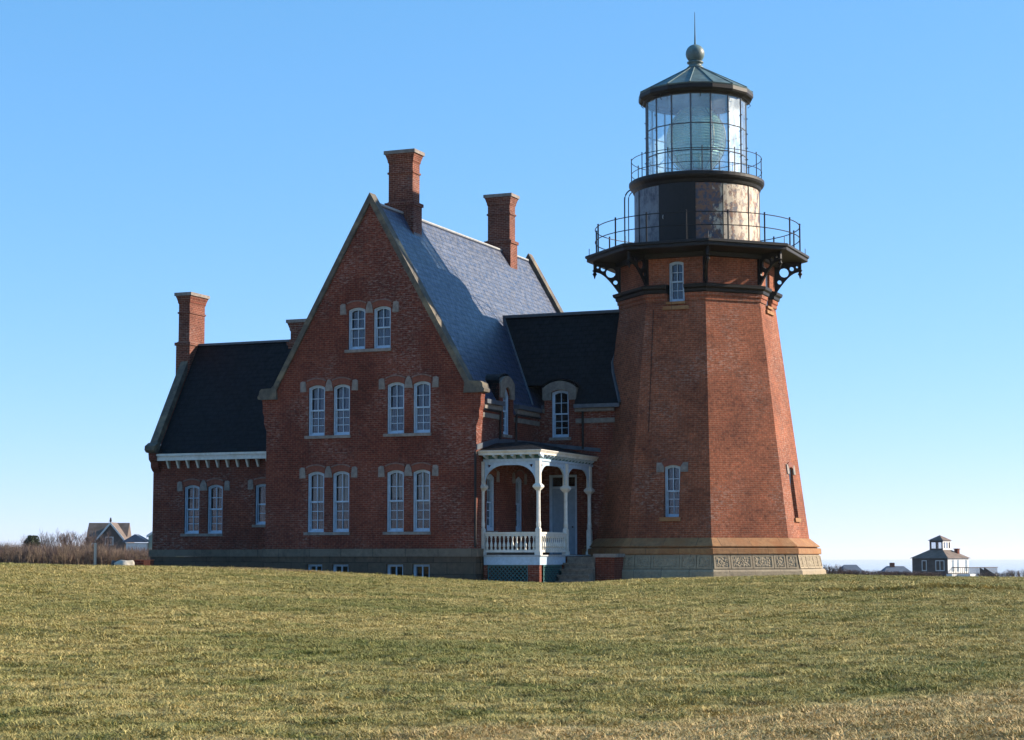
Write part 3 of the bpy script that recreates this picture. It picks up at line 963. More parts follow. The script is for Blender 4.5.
# dark door panel and its frame
dg = G()
for i in range(10):
    d0, d1 = -18 + i * 3.4, -18 + (i + 1) * 3.4
    a, b, c, d = pol(2.44, d0, 12.3), pol(2.44, d1, 12.3), pol(2.44, d1, 14.66), pol(2.44, d0, 14.66)
    a2, b2, c2, d2 = pol(2.38, d0, 12.3), pol(2.38, d1, 12.3), pol(2.38, d1, 14.66), pol(2.38, d0, 14.66)
    dg.hexa([a, b, b2, a2, d, c, c2, d2])
dr = part('watch_room_door', dg, M['black'], None, TW)
dk = G(); dk.tube([pol(2.46, -14, 13.3), pol(2.50, -14, 13.36), pol(2.46, -14, 13.45)], 0.018, 5)
part('door_handle', dk, M['ridge_metal'], dr, TW)
part('watch_room_foot', ringmesh([(2.43, 12.204), (2.47, 12.21), (2.47, 12.27), (2.41, 12.30)], cap=False), M['black'], None, TW)
# lantern gallery ring
part('lantern_gallery', ringmesh([(2.38, 14.60), (2.43, 14.63), (2.46, 14.66), (2.50, 14.76), (2.58, 14.84), (2.62, 14.92), (2.62, 15.02), (2.56, 15.06), (1.8, 15.07)]), M['black'], None, TW, smooth=False)

def railing(name, r, zb, zt, mids, n, rp, rr, deg0=11.25):
    g = G()
    for z in [zt] + mids:
        g.tube([pol(r, i * 5.0, z) for i in range(72)], rr, 5, closed=True)
    rl = part(name, g, M['black'], None, TW)
    for i in range(n):
        d = deg0 + i * 360 / n
        g = G(); g.tube([pol(r, d, zb), pol(r, d, zt + 0.04)], rp, 6)
        x, y, z = pol(r, d, zt + 0.06)
        g.lathe([(0.015, z - 0.03), (rp * 1.5, z), (0.012, z + 0.03)], 6, (x, y))
        part('baluster', g, M['black'], rl, TW)
railing('gallery_railing', 3.94, 12.20, 13.24, [12.75], 16, 0.030, 0.019)
railing('lantern_railing', 2.52, 15.06, 15.93, [15.40], 12, 0.018, 0.014, 22)
# stubs at the deck corners
g = G()
for k in range(8):
    a = 22.5 + 45 * k
    g.tube([pol(4.18, a, 12.19), pol(4.18, a, 12.48)], 0.014, 5)
part('deck_stub', g, M['black'], None, TW, kind='stuff')
# lightning conduit at the left
g = G()
for off, rr in ((0.0, 0.028), (0.16, 0.02)):
    pts = [pol(2.92 - off, -88, 12.2), pol(2.92 - off, -88, 14.55)]
    for i in range(7):
        th = math.pi * i / 12
        pts.append(pol(2.92 - off - 0.33 * (1 - math.cos(th)) * (1 - off), -88, 14.58 + 0.40 * math.sin(th) * (1 - off * 1.2)))
    g.tube(pts, rr, 6)
part('conduit', g, M['lead'], None, TW)

# lantern: glazing bars, panes, lens
RL = 1.94
zl0, zl1, zl2, zl3 = 15.07, 15.98, 17.02, 18.20
def gp(i): return 11.25 + 22.5 * i
g = G()
part('lantern_sill', ringmesh([(RL - .08, 15.071), (RL + .06, 15.08), (RL + .06, 15.17), (RL - .02, 15.20)], 16, False, R(-78.75)), M['black'], None, TW)
for i in range(16):
    b = G()
    p0, p1 = pol(RL, gp(i), zl0), pol(RL, gp(i), zl3)
    b.tube([p0, p1], 0.034, 6)
    for zz in (15.9, 16.35, 16.9, 17.5):     # small hinge lugs
        b.tube([pol(RL + .02, gp(i), zz), pol(RL + .075, gp(i), zz)], 0.02, 5)
    part('mullion', b, M['lead'], None, TW)
for z in (zl1, zl2, zl3 - 0.03):
    b = G(); b.tube([pol(RL, gp(i), z) for i in range(16)], 0.024, 5, closed=True)
    part('transom', b, M['lead'], None, TW)
pane_rows = ((zl0 + .10, zl1 - .022), (zl1 + .022, zl2 - .022), (zl2 + .022, zl3 - .05))
for i in range(16):
    g = G()
    for za, zb in pane_rows:
        d0, d1 = gp(i) + 0.8, gp(i + 1) - 0.8
        a, b2, c, d = pol(RL, d0, za), pol(RL, d1, za), pol(RL, d1, zb), pol(RL, d0, zb)
        e = 0.008
        q = [pol(RL - e, d0, za), pol(RL - e, d1, za), pol(RL - e, d1, zb), pol(RL - e, d0, zb)]
        g.hexa([a, b2, q[1], q[0], d, c, q[2], q[3]])
    part('lantern_pane', g, M['lantern_glass'], None, TW)
# lens: stepped barrel of glass prisms in a bronze frame on a pedestal
prof = []
nst = 22
for i in range(nst):
    s = i / (nst - 1)
    z = 15.55 + 2.35 * s
    r = 1.12 - 0.55 * abs(2 * s - 1) ** 2.4
    prof += [(r - 0.035, z), (r + 0.02, z + 0.045)]
lens = part('lens', ringmesh(prof, 32), M['lens_glass'], None, TW, smooth=False)
M['bronze'] = simple('dull_bronze', (0.20, 0.15, 0.07), 0.4, 0.2, 6, metal=0.7)
fr = G()
for i in range(8):
    pts = []
    for j in range(9):
        s = j / 8
        pts.append(pol(1.16 - 0.55 * abs(2 * s - 1) ** 2.4, i * 45 + 8, 15.54 + 2.37 * s))
    fr.tube(pts, 0.02, 5)
fr.lathe([(0.5, 15.50), (0.56, 15.54)], 24); fr.lathe([(0.56, 17.92), (0.45, 17.98)], 24)
part('lens_frame', fr, M['bronze'], lens, TW)
g = G(); g.lathe([(0.42, 15.06), (0.42, 15.15), (0.20, 15.22), (0.20, 15.40), (0.46, 15.48), (0.46, 15.50)], 16)
part('lens_pedestal', g, M['bronze'], lens, TW)

# lantern roof, 16 seamed sheets, finial ball and rod
a0 = R(-78.75)
part('lantern_eave', ringmesh([(RL - .10, 18.17), (RL + .10, 18.175), (RL + .16, 18.24), (2.20, 18.27), (2.24, 18.34), (2.24, 18.48), (2.19, 18.49)], 16, False, a0), M['black'], None, TW)
roofp = part('lantern_roof', ringmesh([(2.21, 18.495), (2.23, 18.54), (0.36, 19.55), (0.34, 19.60)], 16, True, a0), M['copper'], None, TW)
g = G()
for i in range(16):
    g.tube([pol(2.23, gp(i), 18.55), pol(1.2, gp(i), 19.105), pol(0.36, gp(i), 19.56)], 0.024, 5)
part('roof_seam', g, M['copper'], roofp, TW)
for i in range(0, 16, 2):    # little hooks under the eave
    g = G(); g.tube([pol(2.08, gp(i) + 11, 18.24), pol(2.13, gp(i) + 11, 18.10), pol(2.03, gp(i) + 11, 18.02)], 0.016, 5)
    part('eave_hook', g, M['black'], roofp, TW)
def ball():
    prof = [(0.36, 19.59), (0.30, 19.66), (0.25, 19.70), (0.25, 19.77), (0.32, 19.80), (0.32, 19.85), (0.24, 19.87)]
    for i in range(1, 14):
        th = -math.pi / 2 + math.pi * (i + 1.4) / 15.4
        prof.append((0.37 * math.cos(th), 20.18 + 0.37 * math.sin(th)))
    prof.append((0.035, 20.56))
    return ringmesh(prof, 24)
b = part('ventilator_ball', ball(), M['copper'], None, TW, smooth=True)
g = G(); g.tube([(0, 0, 20.54), (0, 0, 20.9), (0, 0, 21.85)], 0.04, 6, r2=0.010)
part('lightning_rod', g, M['copper'], b, TW)

# ------------------------------------------------------------------ KEEPER'S HOUSE
UL, UR, UC, VF, VB = -14.40, -5.84, -10.12, -7.97, 7.97
HS = Root('keepers_house', (UC, 0, 0), -AL,
          'large red brick house with steep slate gable roof and white porch beside the lighthouse', 'house', frame=FR)
P = lambda name, g, m, parent=None, **k: part(name, g, M[m], parent, HS, **k)
mf = map_front(VF)
RIDGE, SL = 13.70, 1.765
WT = 0.92     # top of water table

# --- foundation of main block
bwins = [(-12.62, -11.98), (-11.58, -10.90), (-9.37, -8.69), (-8.33, -7.64)]
g = G()
g.plate([(UL, -1.2), (UR, -1.2), (UR, .63), (UL, .63)], [[(a, -.35), (a, .36), (b, .36), (b, -.35)] for a, b in bwins], mf, -0.05, 0.35)
g.box(UR - .35, UR + .05, VF + .352, VB, -1.2, .63)
g.box(UL - .05, UL + .35, VF + .352, VB, -1.2, .63)
g.box(UL + .352, UR - .352, VB - .35, VB, -1.2, .63)
P('foundation', g, 'stone_base')
g = G()
g.box(UL - .09, UR + .09, VF - .10, VF + .28, .634, WT)
g.box(UR - .3, UR + .09, VF + .284, VB, .634, WT)
g.box(UL - .09, UL + .3, VF + .284, -2.93, .634, WT)
P('water_table', g, 'stone_table')
for a, b in bwins:
    f = G()
    f.plate([(a, -.35), (b, -.35), (b, .36), (a, .36)], [[(a + .09, -.27), (a + .09, .28), (b - .09, .28), (b - .09, -.27)]], mf, 0.08, 0.2)
    f.plate([((a + b) / 2 - .02, -.268), ((a + b) / 2 + .02, -.268), ((a + b) / 2 + .02, .278), ((a + b) / 2 - .02, .278)], [], mf, 0.1, 0.16)
    w = P('basement_window', f, 'frame')
    p = G(); p.plate([(a + .08, -.28), (b - .08, -.28), (b - .08, .29), (a + .08, .29)], [], mf, 0.17, 0.176)
    part('pane', p, M['glass'], w, HS)

# --- front gable wall with its windows
UPW = [(-12.64, -11.95), (-11.60, -10.91), (-9.39, -8.70), (-8.34, -7.65)]
ATW = [(-11.00, -10.30), (-9.96, -9.26)]
holes = []
for a, b in UPW:
    holes.append(arch_loop(a, b, 5.08, 6.96, .09)[::-1]); holes.append(arch_loop(a, b, 1.53, 3.76, .09)[::-1])
for a, b in ATW: holes.append(arch_loop(a, b, 8.22, 9.78, .09)[::-1])
hk = [(UR, 5.30), (UR + .05, 5.42), (UR + .11, 5.60), (UR + .11, 5.86), (UR + .17, 6.02), (UR + .17, 6.28), (UR + .20, 6.47)]
ol = [(UL, WT + .002), (UR, WT + .002)] + hk + [(UR - .302, 6.59), (UC, 13.60), (UL + .302, 6.59)] + [(2 * UC - x, z) for x, z in hk[::-1]]
g = G(); g.plate(ol, holes, mf, 0.0, 0.35)
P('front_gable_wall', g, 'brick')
g = G(); mb = lambda a, b, c: (a, VB - c, b)
g.plate([(UL, WT + .002), (UR, WT + .002), (UR, 6.3), (UC, 13.38), (UL, 6.3)], [], mb, 0.0, 0.35)
P('rear_gable_wall', g, 'brick')
crt_full = [(0.0, 1.0, 1.0, 0.0)]
crt_half = [(0.0, 0.36, 1.0, 0.0), (0.64, 1.0, 1.0, 0.0)]
for i, (a, b) in enumerate(UPW):
    fst = i in (0, 2)
    window(None, HS, mf, a, b, 5.08, 6.96, rows=(2, 3), curtain=crt_full, blocks=(fst, not fst))
    window(None, HS, mf, a, b, 1.53, 3.76, rows=(2, 3), curtain=[(0, 1, 1.0, (.52, .50, .56, .44)[i])], curtain_mat='blind', blocks=(fst, not fst))
for i, (a, b) in enumerate(ATW):
    window(None, HS, mf, a, b, 8.22, 9.78, rows=(2, 2), curtain=crt_full, blocks=(i == 0, i == 1))
for (p0, p1) in ((0, 1), (2, 3)):
    for zz, zt in ((5.08, 6.96), (1.53, 3.76)):
        mid_block(None, HS, mf, UPW[p0][1], UPW[p1][0], zt, .09)
        sill(None, HS, mf, UPW[p0][0] - .12, UPW[p1][1] + .04, zz)
mid_block(None, HS, mf, ATW[0][1], ATW[1][0], 9.78, .09)
sill(None, HS, mf, ATW[0][0] - .12, ATW[1][1] + .04, 8.22)

# --- gable copings, kneelers
def coping(v0, v1, nm='gable_coping'):
    z = lambda u, o: 14.01 - o - SL * abs(u - UC)
    ue = 3.98
    g = G()
    g.plate([(UC - ue, z(UC - ue, .38)), (UC, z(UC, .38)), (UC + ue, z(UC + ue, .38)), (UC + ue, z(UC + ue, 0)), (UC + .1, 13.86), (UC, 14.03), (UC - .1, 13.86), (UC - ue, z(UC - ue, 0))],
            [], lambda a, b, c: (a, c, b), v0, v1)
    return P(nm, g, 'coping')
coping(VF - .07, VF + .42)
coping(VB - .40, VB + .07)
def kneeler(sgn, v0, v1):
    c = lambda x: UC + sgn * x
    prof = [(3.81, 6.474), (4.50, 6.474), (4.61, 6.50), (4.63, 6.60), (4.57, 6.66), (4.55, 6.80), (4.47, 6.88), (4.05, 6.90), (3.985, 6.97), (3.87, 6.97)]
    pts = [(c(x), z) for x, z in prof]
    if sgn < 0: pts = pts[::-1]
    g = G(); g.plate(pts, [], lambda a, b, cc: (a, cc, b), v0, v1)
    P('kneeler', g, 'coping')
for s in (-1, 1):
    kneeler(s, VF - .10, VF + .45)
    kneeler(s, VB - .40, VB + .05)

# --- side walls of the main block
ms = map_side(UR)
PW = [(-7.02, -6.22), (-4.28, -3.56)]
D1 = (-5.50, -4.86, 5.12, 6.88)
holes = [arch_loop(a, b, 1.56, 3.62, .12)[::-1] for a, b in PW]
# wall outline runs up into the dormer
ol = [(VF + .352, WT + .002), (VB - .352, WT + .002), (VB - .352, 6.10), (-4.50, 6.10), (-4.50, 6.98), (-5.86, 6.98), (-5.86, 6.10), (VF + .352, 6.10)]
holes.append(arch_loop(*D1, .30)[::-1])
g = G(); g.plate(ol, holes, ms, 0.0, 0.33)
P('side_wall', g, 'brick')
for a, b in PW:
    window(None, HS, ms, a, b, 1.56, 3.62, rows=(2, 3), rise=.12, blocks=(True, True), casing=.13)
    sill(None, HS, ms, a - .1, b + .1, 1.56)
dorm1 = window(None, HS, ms, *D1, rise=.30, rows=(2, 3), arch=False, name='dormer_window')
sill(dorm1, HS, ms, D1[0] - .1, D1[1] + .1, D1[2])
def hood(parent, mp, x0, x1, z0, z1, ox, zi, ri, c0=-.06, c1=.34):
    """stone hood: rectangle with rounded top and arched opening"""
    xa, xb = ox
    outer = [(x0, z0), (xa, z0)]
    n = 10
    inner = [(xa + (xb - xa) * i / n, zi + ri * math.sin(math.pi * i / n) ** .7) for i in range(n + 1)]
    outer += inner + [(xb, z0), (x1, z0), (x1, z1 - .28)]
    top = [(x1 + (x0 - x1) * i / n, z1 - .28 + .28 * math.sin(math.pi * i / n) ** .75) for i in range(1, n)]
    outer += top + [(x0, z1 - .28)]
    g = G(); g.plate(outer, [], mp, c0, c1)
    return part('stone_hood', g, M['hood'], parent, HS)
hood(dorm1, ms, -5.84, -4.50, 6.46, 7.30, (D1[0] + .0, D1[1] - .0), 6.585, .31)
# dormer roof running back into the main slope
def roof_u_of_z(z): return UC + (RIDGE - z) / SL
g = G()
n = 10
vs = []
for i in range(n + 1):
    s = i / n
    v = -5.90 + 1.46 * s
    z = 7.10 + .29 * math.sin(math.pi * s) ** .75
    vs.append((UR - .02, v, z)); vs.append((roof_u_of_z(z) - .15, v, z))
    vs.append((UR - .02, v, z - .05)); vs.append((roof_u_of_z(z) - .15, v, z - .05))
fs = []
for i in range(n):
    q = 4 * i
    fs += [(q, q + 4, q + 5, q + 1), (q + 2, q + 3, q + 7, q + 6), (q, q + 2, q + 6, q + 4)]
g.add(vs, fs)
part('dormer_roof', g, M['slate_shade'], dorm1, HS)
g = G()
for v in (-5.86, -4.56):
    g.plate([(UR - .36, 6.1), (UR - .01, 6.1), (UR - .01, 7.10), (UR - .62, 7.10)], [], lambda a, b, c: (a, c, b), v, v + .06)
part('dormer_cheek', g, M['slate_shade'], dorm1, HS)
g = G(); g.plate([(VF + .352, WT + .002), (-2.76, WT + .002), (-2.76, 6.1), (VF + .352, 6.1)], [], lambda a, b, c: (UL + c, a, b), 0.0, .33)
g.plate([(-2.4, WT + .002), (VB - .352, WT + .002), (VB - .352, 6.1), (-2.4, 6.1)], [], lambda a, b, c: (UL + c, a, b), 0.0, .33)
P('left_side_wall', g, 'brick')

# --- main roof: two slate slopes
def slope(sgn, v0, v1, ue=4.40, th=.10, holes=None):
    n = Vector((sgn * SL, 0, 1)).normalized()
    z = lambda d: RIDGE - SL * d
    g = G()
    mpf = lambda a, b, c: (UC + sgn * b - n.x * c, a, z(b) - n.z * c)
    ol = [(v0, 0), (v1, 0), (v1, ue), (v0, ue)]
    g.plate(ol, holes or [], mpf, 0, th)
    return g
gr = slope(1, VF + .425, -5.85); gr.merge(slope(1, -5.848, -4.512, ue=3.78)); gr.merge(slope(1, -4.51, VB - .405))
P('roof_slope', gr, 'slate', label='slate slope facing the lighthouse, half in its shadow')
P('roof_slope', slope(-1, VF + .425, VB - .405), 'slate')
g = G()
g.tube([(UC, VF + .43, RIDGE + .02), (UC, VB - .41, RIDGE + .0)], 0.06, 8)
P('ridge_cap', g, 'ridge_metal')
# eave of the side wall: stone cornice and dark gutter, broken by the dormer
for (a, b) in ((VF + .46, -5.87), (-4.49, -2.2)):
    g = G(); g.box(UR + .004, UR + .14, a, b, 5.95, 6.12); P('eave_cornice', g, 'hood')
    g = G(); g.box(UR + .02, UR + .24, a, b, 6.125, 6.28); P('gutter', g, 'lead')
for a, b in ((VF + .5, -5.90), (-4.46, -1.97)):
    g = G(); g.box(UR + .002, UR + .055, a, b, 5.63, 5.80); P('string_course', g, 'hood')
for v in (-5.95, -4.42):
    g = G(); g.tube([(UR + .1, v, 6.13), (UR + .1, v, 5.9), (UR + .08, v, 5.6), (UR + .08, v, 4.9)], .042, 7); P('downspout', g, 'black')

# --- connecting wing to the tower
VW = -1.95
D2 = (-5.30, -4.60, 5.18, 7.0)
DOOR = (-5.42, -4.28, .70, 3.74)
WE = -2.72
mw = map_front(VW)
ol = [(UR + .002, WT - 1.6), (WE, WT - 1.6), (WE, 6.25), (-4.34, 6.25), (-4.34, 7.02), (-5.60, 7.02), (-5.60, 6.25), (UR + .002, 6.25)]
holes = [arch_loop(*D2, .08)[::-1], [(DOOR[0], DOOR[2]), (DOOR[0], DOOR[3]), (DOOR[1], DOOR[3]), (DOOR[1], DOOR[2])]]
g = G(); g.plate(ol, holes, mw, 0, .33)
P('wing_wall', g, 'brick')
g = G(); g.plate([(UR + .002, -.7), (-1.8, -.7), (-1.8, 6.25), (UR + .002, 6.25)], [], lambda a, b, c: (a, 2.28 - c, b), 0, .33)
P('wing_rear_wall', g, 'brick')
dorm2 = window(None, HS, mw, *D2, rise=.08, rows=(2, 3), arch=False, name='dormer_window')
sill(dorm2, HS, mw, D2[0] - .1, D2[1] + .1, D2[2])
hood(dorm2, mw, -5.66, -4.28, 6.62, 7.36, (D2[0] - .0, D2[1] + .0), 6.925, .085)
WR = 10.20
WS = (WR - 6.38) / 2.25
def wing_v_of_z(z): return .10 - (WR - z) / WS
g = G(); vs = []; fs = []
for i in range(n + 1):
    s = i / n
    u = -5.72 + 1.50 * s
    z = 7.18 + .29 * math.sin(math.pi * s) ** .75
    vs += [(u, VW - .02, z), (u, wing_v_of_z(z) + .12, z), (u, VW - .02, z - .05), (u, wing_v_of_z(z) + .12, z - .05)]
for i in range(n):
    q = 4 * i
    fs += [(q, q + 1, q + 5, q + 4), (q + 2, q + 6, q + 7, q + 3), (q, q + 4, q + 6, q + 2)]
g.add(vs, fs)
part('dormer_roof', g, M['slate_shade'], dorm2, HS)
g = G()
for u in (-5.62, -4.38):
    g.plate([(VW + .01, 6.3), (VW + .01, 7.16), (VW + .55, 7.16), (VW + .2, 6.3)][::-1], [], lambda a, b, c: (c, a, b), u, u + .06)
part('dormer_cheek', g, M['slate_shade'], dorm2, HS)
# roof slopes
def vslope(u0, u1, vr, zr, ve, ze, sgn=-1, th=.1, vb=None):
    """slope falling towards sgn*v. ul edge follows valley with the main roof if u0 is callable"""
    nrm = Vector((0, -(zr - ze), abs(ve - vr))).normalized()
    if sgn > 0: nrm.y = -nrm.y
    g = G()
    ua = u0 if callable(u0) else (lambda z: u0)
    ub = u1 if callable(u1) else (lambda z: u1)
    pts = [(ua(ze), ze, ve), (ub(ze), ze, ve), (ub(zr), zr, vr), (ua(zr), zr, vr)]
    vs = [(u, v, z) for u, z, v in pts] + [(u, v - nrm.y * th, z - nrm.z * th) for u, z, v in pts]
    g.add(vs, [(0, 1, 2, 3), (7, 6, 5, 4), (0, 4, 5, 1), (1, 5, 6, 2), (2, 6, 7, 3), (3, 7, 4, 0)])
    return g
val = lambda z: UC + (RIDGE - z) / SL - .04
ZD = 7.25
vd = .10 - (WR - ZD) / WS
g = vslope(val, lambda z: -1.6, .10, WR, vd, ZD)
g.merge(vslope(lambda z: -4.30, lambda z: -1.6, vd - .001, ZD - .002, -2.17, 6.38))
wr = P('wing_roof', g, 'slate_shade', label='shade-darkened slate slope of the low wing between gable roof and tower')
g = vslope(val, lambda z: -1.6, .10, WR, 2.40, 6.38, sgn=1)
P('wing_roof', g, 'slate_shade')
g = G(); g.box(val(WR) - .2, -2.2, .02, .18, WR - .03, WR + .08); P('ridge_cap', g, 'lead')
# valley flashing
g = G(); g.tube([(val(WR) + .02, .08, WR + .0), (val(6.4) + .02, -2.17, 6.43)], .055, 6); P('valley_flashing', g, 'lead')
# step flashing along the tower
def tower_hit(z, v):    # u of the diagonal tower face at height z
    s = shaftR(z) * C8 * math.sqrt(2)
    return -(s - abs(v))
g = G()
pts = []
for i in range(8):
    z = 9.2 - (9.2 - 6.40) * i / 7
    v = .10 - (WR - z) / WS
    a = shaftR(z) * C8
    u = max(-a, 0) if abs(v) < a * math.tan(math.pi / 8) else tower_hit(z, v)
    if abs(v) < a * math.tan(math.pi / 8): u = -a
    pts.append((u - .03, v - .03, z + .05))
g.tube(pts, .06, 5); P('step_flashing', g, 'lead')
for a, b in ((UR + .25, -5.63), (-4.31, WE)):
    g = G(); g.box(a, b, VW - .14, VW - .004, 6.14, 6.27); P('eave_cornice', g, 'hood')
    g = G(); g.box(a, b + (.25 if b == WE else 0), VW - .26, VW - .02, 6.275, 6.42); P('gutter', g, 'lead')
g = G(); g.box(-4.30, WE, VW - .055, VW - .002, 5.70, 5.88); P('string_course', g, 'hood')
g = G(); g.tube([(-4.0, VW - .1, 6.27), (-4.0, VW - .08, 5.95), (-4.0, VW - .08, 4.7)], .045, 7); P('downspout', g, 'black')
# door with transom
g = G()
x0, x1, z0, z1 = DOOR
g.plate([(x0, z0), (x1, z0), (x1, z1), (x0, z1)], [[(x0 + .09, z0 + .01), (x0 + .09, 3.22), (x1 - .09, 3.22), (x1 - .09, z0 + .01)], [(x0 + .09, 3.30), (x0 + .09, z1 - .09), (x1 - .09, z1 - .09), (x1 - .09, 3.30)]], mw, .04, .2)
df = P('door_frame', g, 'frame')
g = G(); g.plate([(x0 + .092, z0 + .02), (x1 - .092, z0 + .02), (x1 - .092, 3.215), (x0 + .092, 3.215)],
                 [[(xa, za), (xa, zb), (xb, zb), (xb, za)] for xa, xb in ((x0 + .19, (x0 + x1) / 2 - .05), ((x0 + x1) / 2 + .05, x1 - .19)) for za, zb in ((.95, 1.75), (1.9, 3.05))], mw, .10, .15)
g.plate([(x0 + .1, z0 + .03), (x1 - .1, z0 + .03), (x1 - .1, 3.2), (x0 + .1, 3.2)], [], mw, .125, .14)
part('door', g, M['door'], df, HS)
g = G(); g.tube([mw(x1 - .2, 1.75, .10), mw(x1 - .2, 1.75, .03)], .03, 8)
part('door_knob', g, M['black'], df, HS)
g = G(); g.plate([(x0 + .08, 3.29), (x1 - .08, 3.29), (x1 - .08, z1 - .08), (x0 + .08, z1 - .08)], [], mw, .13, .136)
part('pane', g, M['glass'], df, HS)

# --- left wing
VL = -2.76
ULW = -22.73
ml = map_front(VL)
LW = [(-21.22, -20.50), (-20.11, -19.40), (-17.88, -17.20)]
holes = [arch_loop(LW[0][0], LW[0][1], 1.57, 3.56, .09)[::-1], arch_loop(LW[1][0], LW[1][1], 1.57, 3.56, .09)[::-1], arch_loop(LW[2][0], LW[2][1], 1.92, 3.56, .06)[::-1]]
g = G(); g.plate([(ULW, WT + .002), (UL - .002, WT + .002), (UL - .002, 4.78), (ULW, 4.78)], holes, ml, 0, .33)
P('left_wing_wall', g, 'brick')
g = G()
c = lambda a, b, c_: (ULW + c_, a, b)
g.plate([(VL + .332, WT + .002), (3.0, WT + .002), (3.0, 4.7), (0, 9.55), (VL + .332, 4.95)], [], c, 0.0, .33)
P('left_wing_end_wall', g, 'brick')
g = G(); g.plate([(ULW, -.7), (UL - .002, -.7), (UL - .002, 4.7), (ULW, 4.7)], [], lambda a, b, c: (a, 3.33 - c, b), 0, .33)
P('left_wing_rear_wall', g, 'brick')
g = G()
g.box(ULW - .05, UL - .06, VL - .05, VL + .35, -1.0, .63)
g.box(ULW - .05, ULW + .35, VL + .352, 3.3, -1.0, .63)
P('foundation', g, 'stone_base')
g = G(); g.box(ULW - .09, UL - .095, VL - .10, VL + .28, .634, WT); g.box(ULW - .09, ULW + .3, VL + .284, 3.3, .634, WT)
P('water_table', g, 'stone_table')
window(None, HS, ml, *LW[0], 1.57, 3.56, rows=(2, 3), blocks=(True, False))
window(None, HS, ml, *LW[1], 1.57, 3.56, rows=(2, 3), blocks=(False, True))
mid_block(None, HS, ml, LW[0][1], LW[1][0], 3.56, .09)
sill(None, HS, ml, LW[0][0] - .12, LW[1][1] + .04, 1.57)
ws = window(None, HS, ml, *LW[2], 1.92, 3.56, rise=.06, rows=(1, 2), cols=1, blocks=(True, False), label='narrow single window beside the gable block')
sill(None, HS, ml, LW[2][0] - .1, LW[2][1], 1.92)
LR = 9.68
LS = (LR - 4.86) / 3.02
g = vslope(ULW + .36, UL + 2.3, .0, LR, -3.02, 4.86)
def lv(z): return max(UL - .002, UC - (RIDGE - z) / SL + .04)
g = vslope(lambda z: ULW + .37, lv, .0, LR, -3.02, 4.86)
P('left_wing_roof', g, 'slate_shade')
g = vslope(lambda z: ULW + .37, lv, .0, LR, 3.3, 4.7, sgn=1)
P('left_wing_roof', g, 'slate_shade')
g = G(); g.box(ULW + .38, UL + .02, -.07, .07, LR - .04, LR + .05); P('ridge_cap', g, 'lead')
g = G(); g.box(ULW + .05, UL - .004, -3.06, -2.965, 4.57, 4.83); fa = P('eave_board', g, 'white')
g = G(); g.box(ULW + .05, UL - .004, -3.12, -3.065, 4.76, 4.85); P('gutter', g, 'white')
for i in range(17):
    u = -22.42 + i * .47
    g = G(); g.plate([(-3.0, 4.57), (-2.765, 4.57), (-2.765, 4.26), (-2.83, 4.26)][::-1], [], lambda a, b, c: (c, a, b), u - .04, u + .04)
    part('rafter_tail', g, M['white'], fa, HS)
# left gable coping (towards viewer half and rear half)
g = G()
cz = lambda v: 10.05 - LS * abs(v)
g.plate([(-2.98, cz(-2.98) - .5), (-.35, cz(-.35) - .5), (-.35, cz(-.35)), (-2.98, cz(-2.98))], [], lambda a, b, c: (ULW - .06 + c, a, b), 0, .34)
g.plate([(.35, cz(.35) - .5), (3.3, cz(3.3) - .5), (3.3, cz(3.3)), (.35, cz(.35))], [], lambda a, b, c: (ULW - .06 + c, a, b), 0, .34)
P('gable_coping', g, 'coping')
g = G(); g.plate([(-3.30, 5.02), (-3.20, 4.92), (-2.86, 4.88), (-2.86, 5.35), (-3.02, 5.32), (-3.28, 5.18)], [], lambda a, b, c: (ULW - .10 + c, a, b), 0, .48)
P('kneeler', g, 'coping')
g = G(); g.plate([(-3.16, 4.88), (-3.12, 4.62), (-2.98, 4.50), (-2.96, 4.30), (-2.84, 4.16), (-2.762, 4.12), (-2.762, 4.88)], [], lambda a, b, c: (ULW + c, a, b), 0, .36)
P('corbel', g, 'brick')

# --- chimneys
def chimney(cu, cv, w, d, ztop, zbase, low):
    g = G()
    x0, x1, y0, y1 = cu - w / 2, cu + w / 2, cv - d / 2, cv + d / 2
    g.box(x0, x1, y0, y1, ztop - low, ztop - .50)
    g.frus(x0, x1, y0, y1, ztop - .497, ztop - .42, .035)
    g.box(x0 - .035, x1 + .035, y0 - .035, y1 + .035, ztop - .417, ztop - .36)
    g.frus(x0 - .04, x1 + .04, y0 - .04, y1 + .04, ztop - .358, ztop - .26, .03)
    g.frus(x0 - .07, x1 + .07, y0 - .07, y1 + .07, ztop - .257, ztop - .14, .04)
    g.box(x0 - .04, x1 + .04, y0 - .04, y1 + .04, ztop - .90, ztop - .83)
    e = .07
    g.box(x0 - e, x1 + e, y0 - e, y1 + e, zbase, ztop - low - .18)
    g.box(x0 - e - .05, x1 + e + .05, y0 - e - .05, y1 + e + .05, ztop - low - .178, ztop - low - .05)
    g.frus(x0 - e + .002, x1 + e - .002, y0 - e + .002, y1 + e - .002, ztop - low - .048, ztop - low - .002, -.06)
    c = P('chimney', g, 'brick_cap')
    g = G(); g.box(x0 - .15, x1 + .15, y0 - .15, y1 + .15, ztop - .137, ztop)
    part('chimney_cap', g, M['stone_trim'], c, HS)
    g = G(); g.box(x0 + .15, x1 - .15, y0 + .12, y1 - .12, ztop + .002, ztop + .02)
    part('flue_opening', g, M['dark_room'], c, HS)
    return c
ch = chimney(-10.23, -4.88, 1.02, .62, 16.17, 12.2, 1.98)
g = G(); g.box(-10.30 + .59, -10.30 + .66, -5.24, -4.52, 12.55, 12.95); part('chimney_flashing', g, M['lead'], ch, HS)
ch = chimney(-10.27, 4.88, 1.02, .62, 16.17, 12.2, 1.98)
chimney(-22.70, -.02, .54, 1.22, 11.90, 6.5, 2.10)
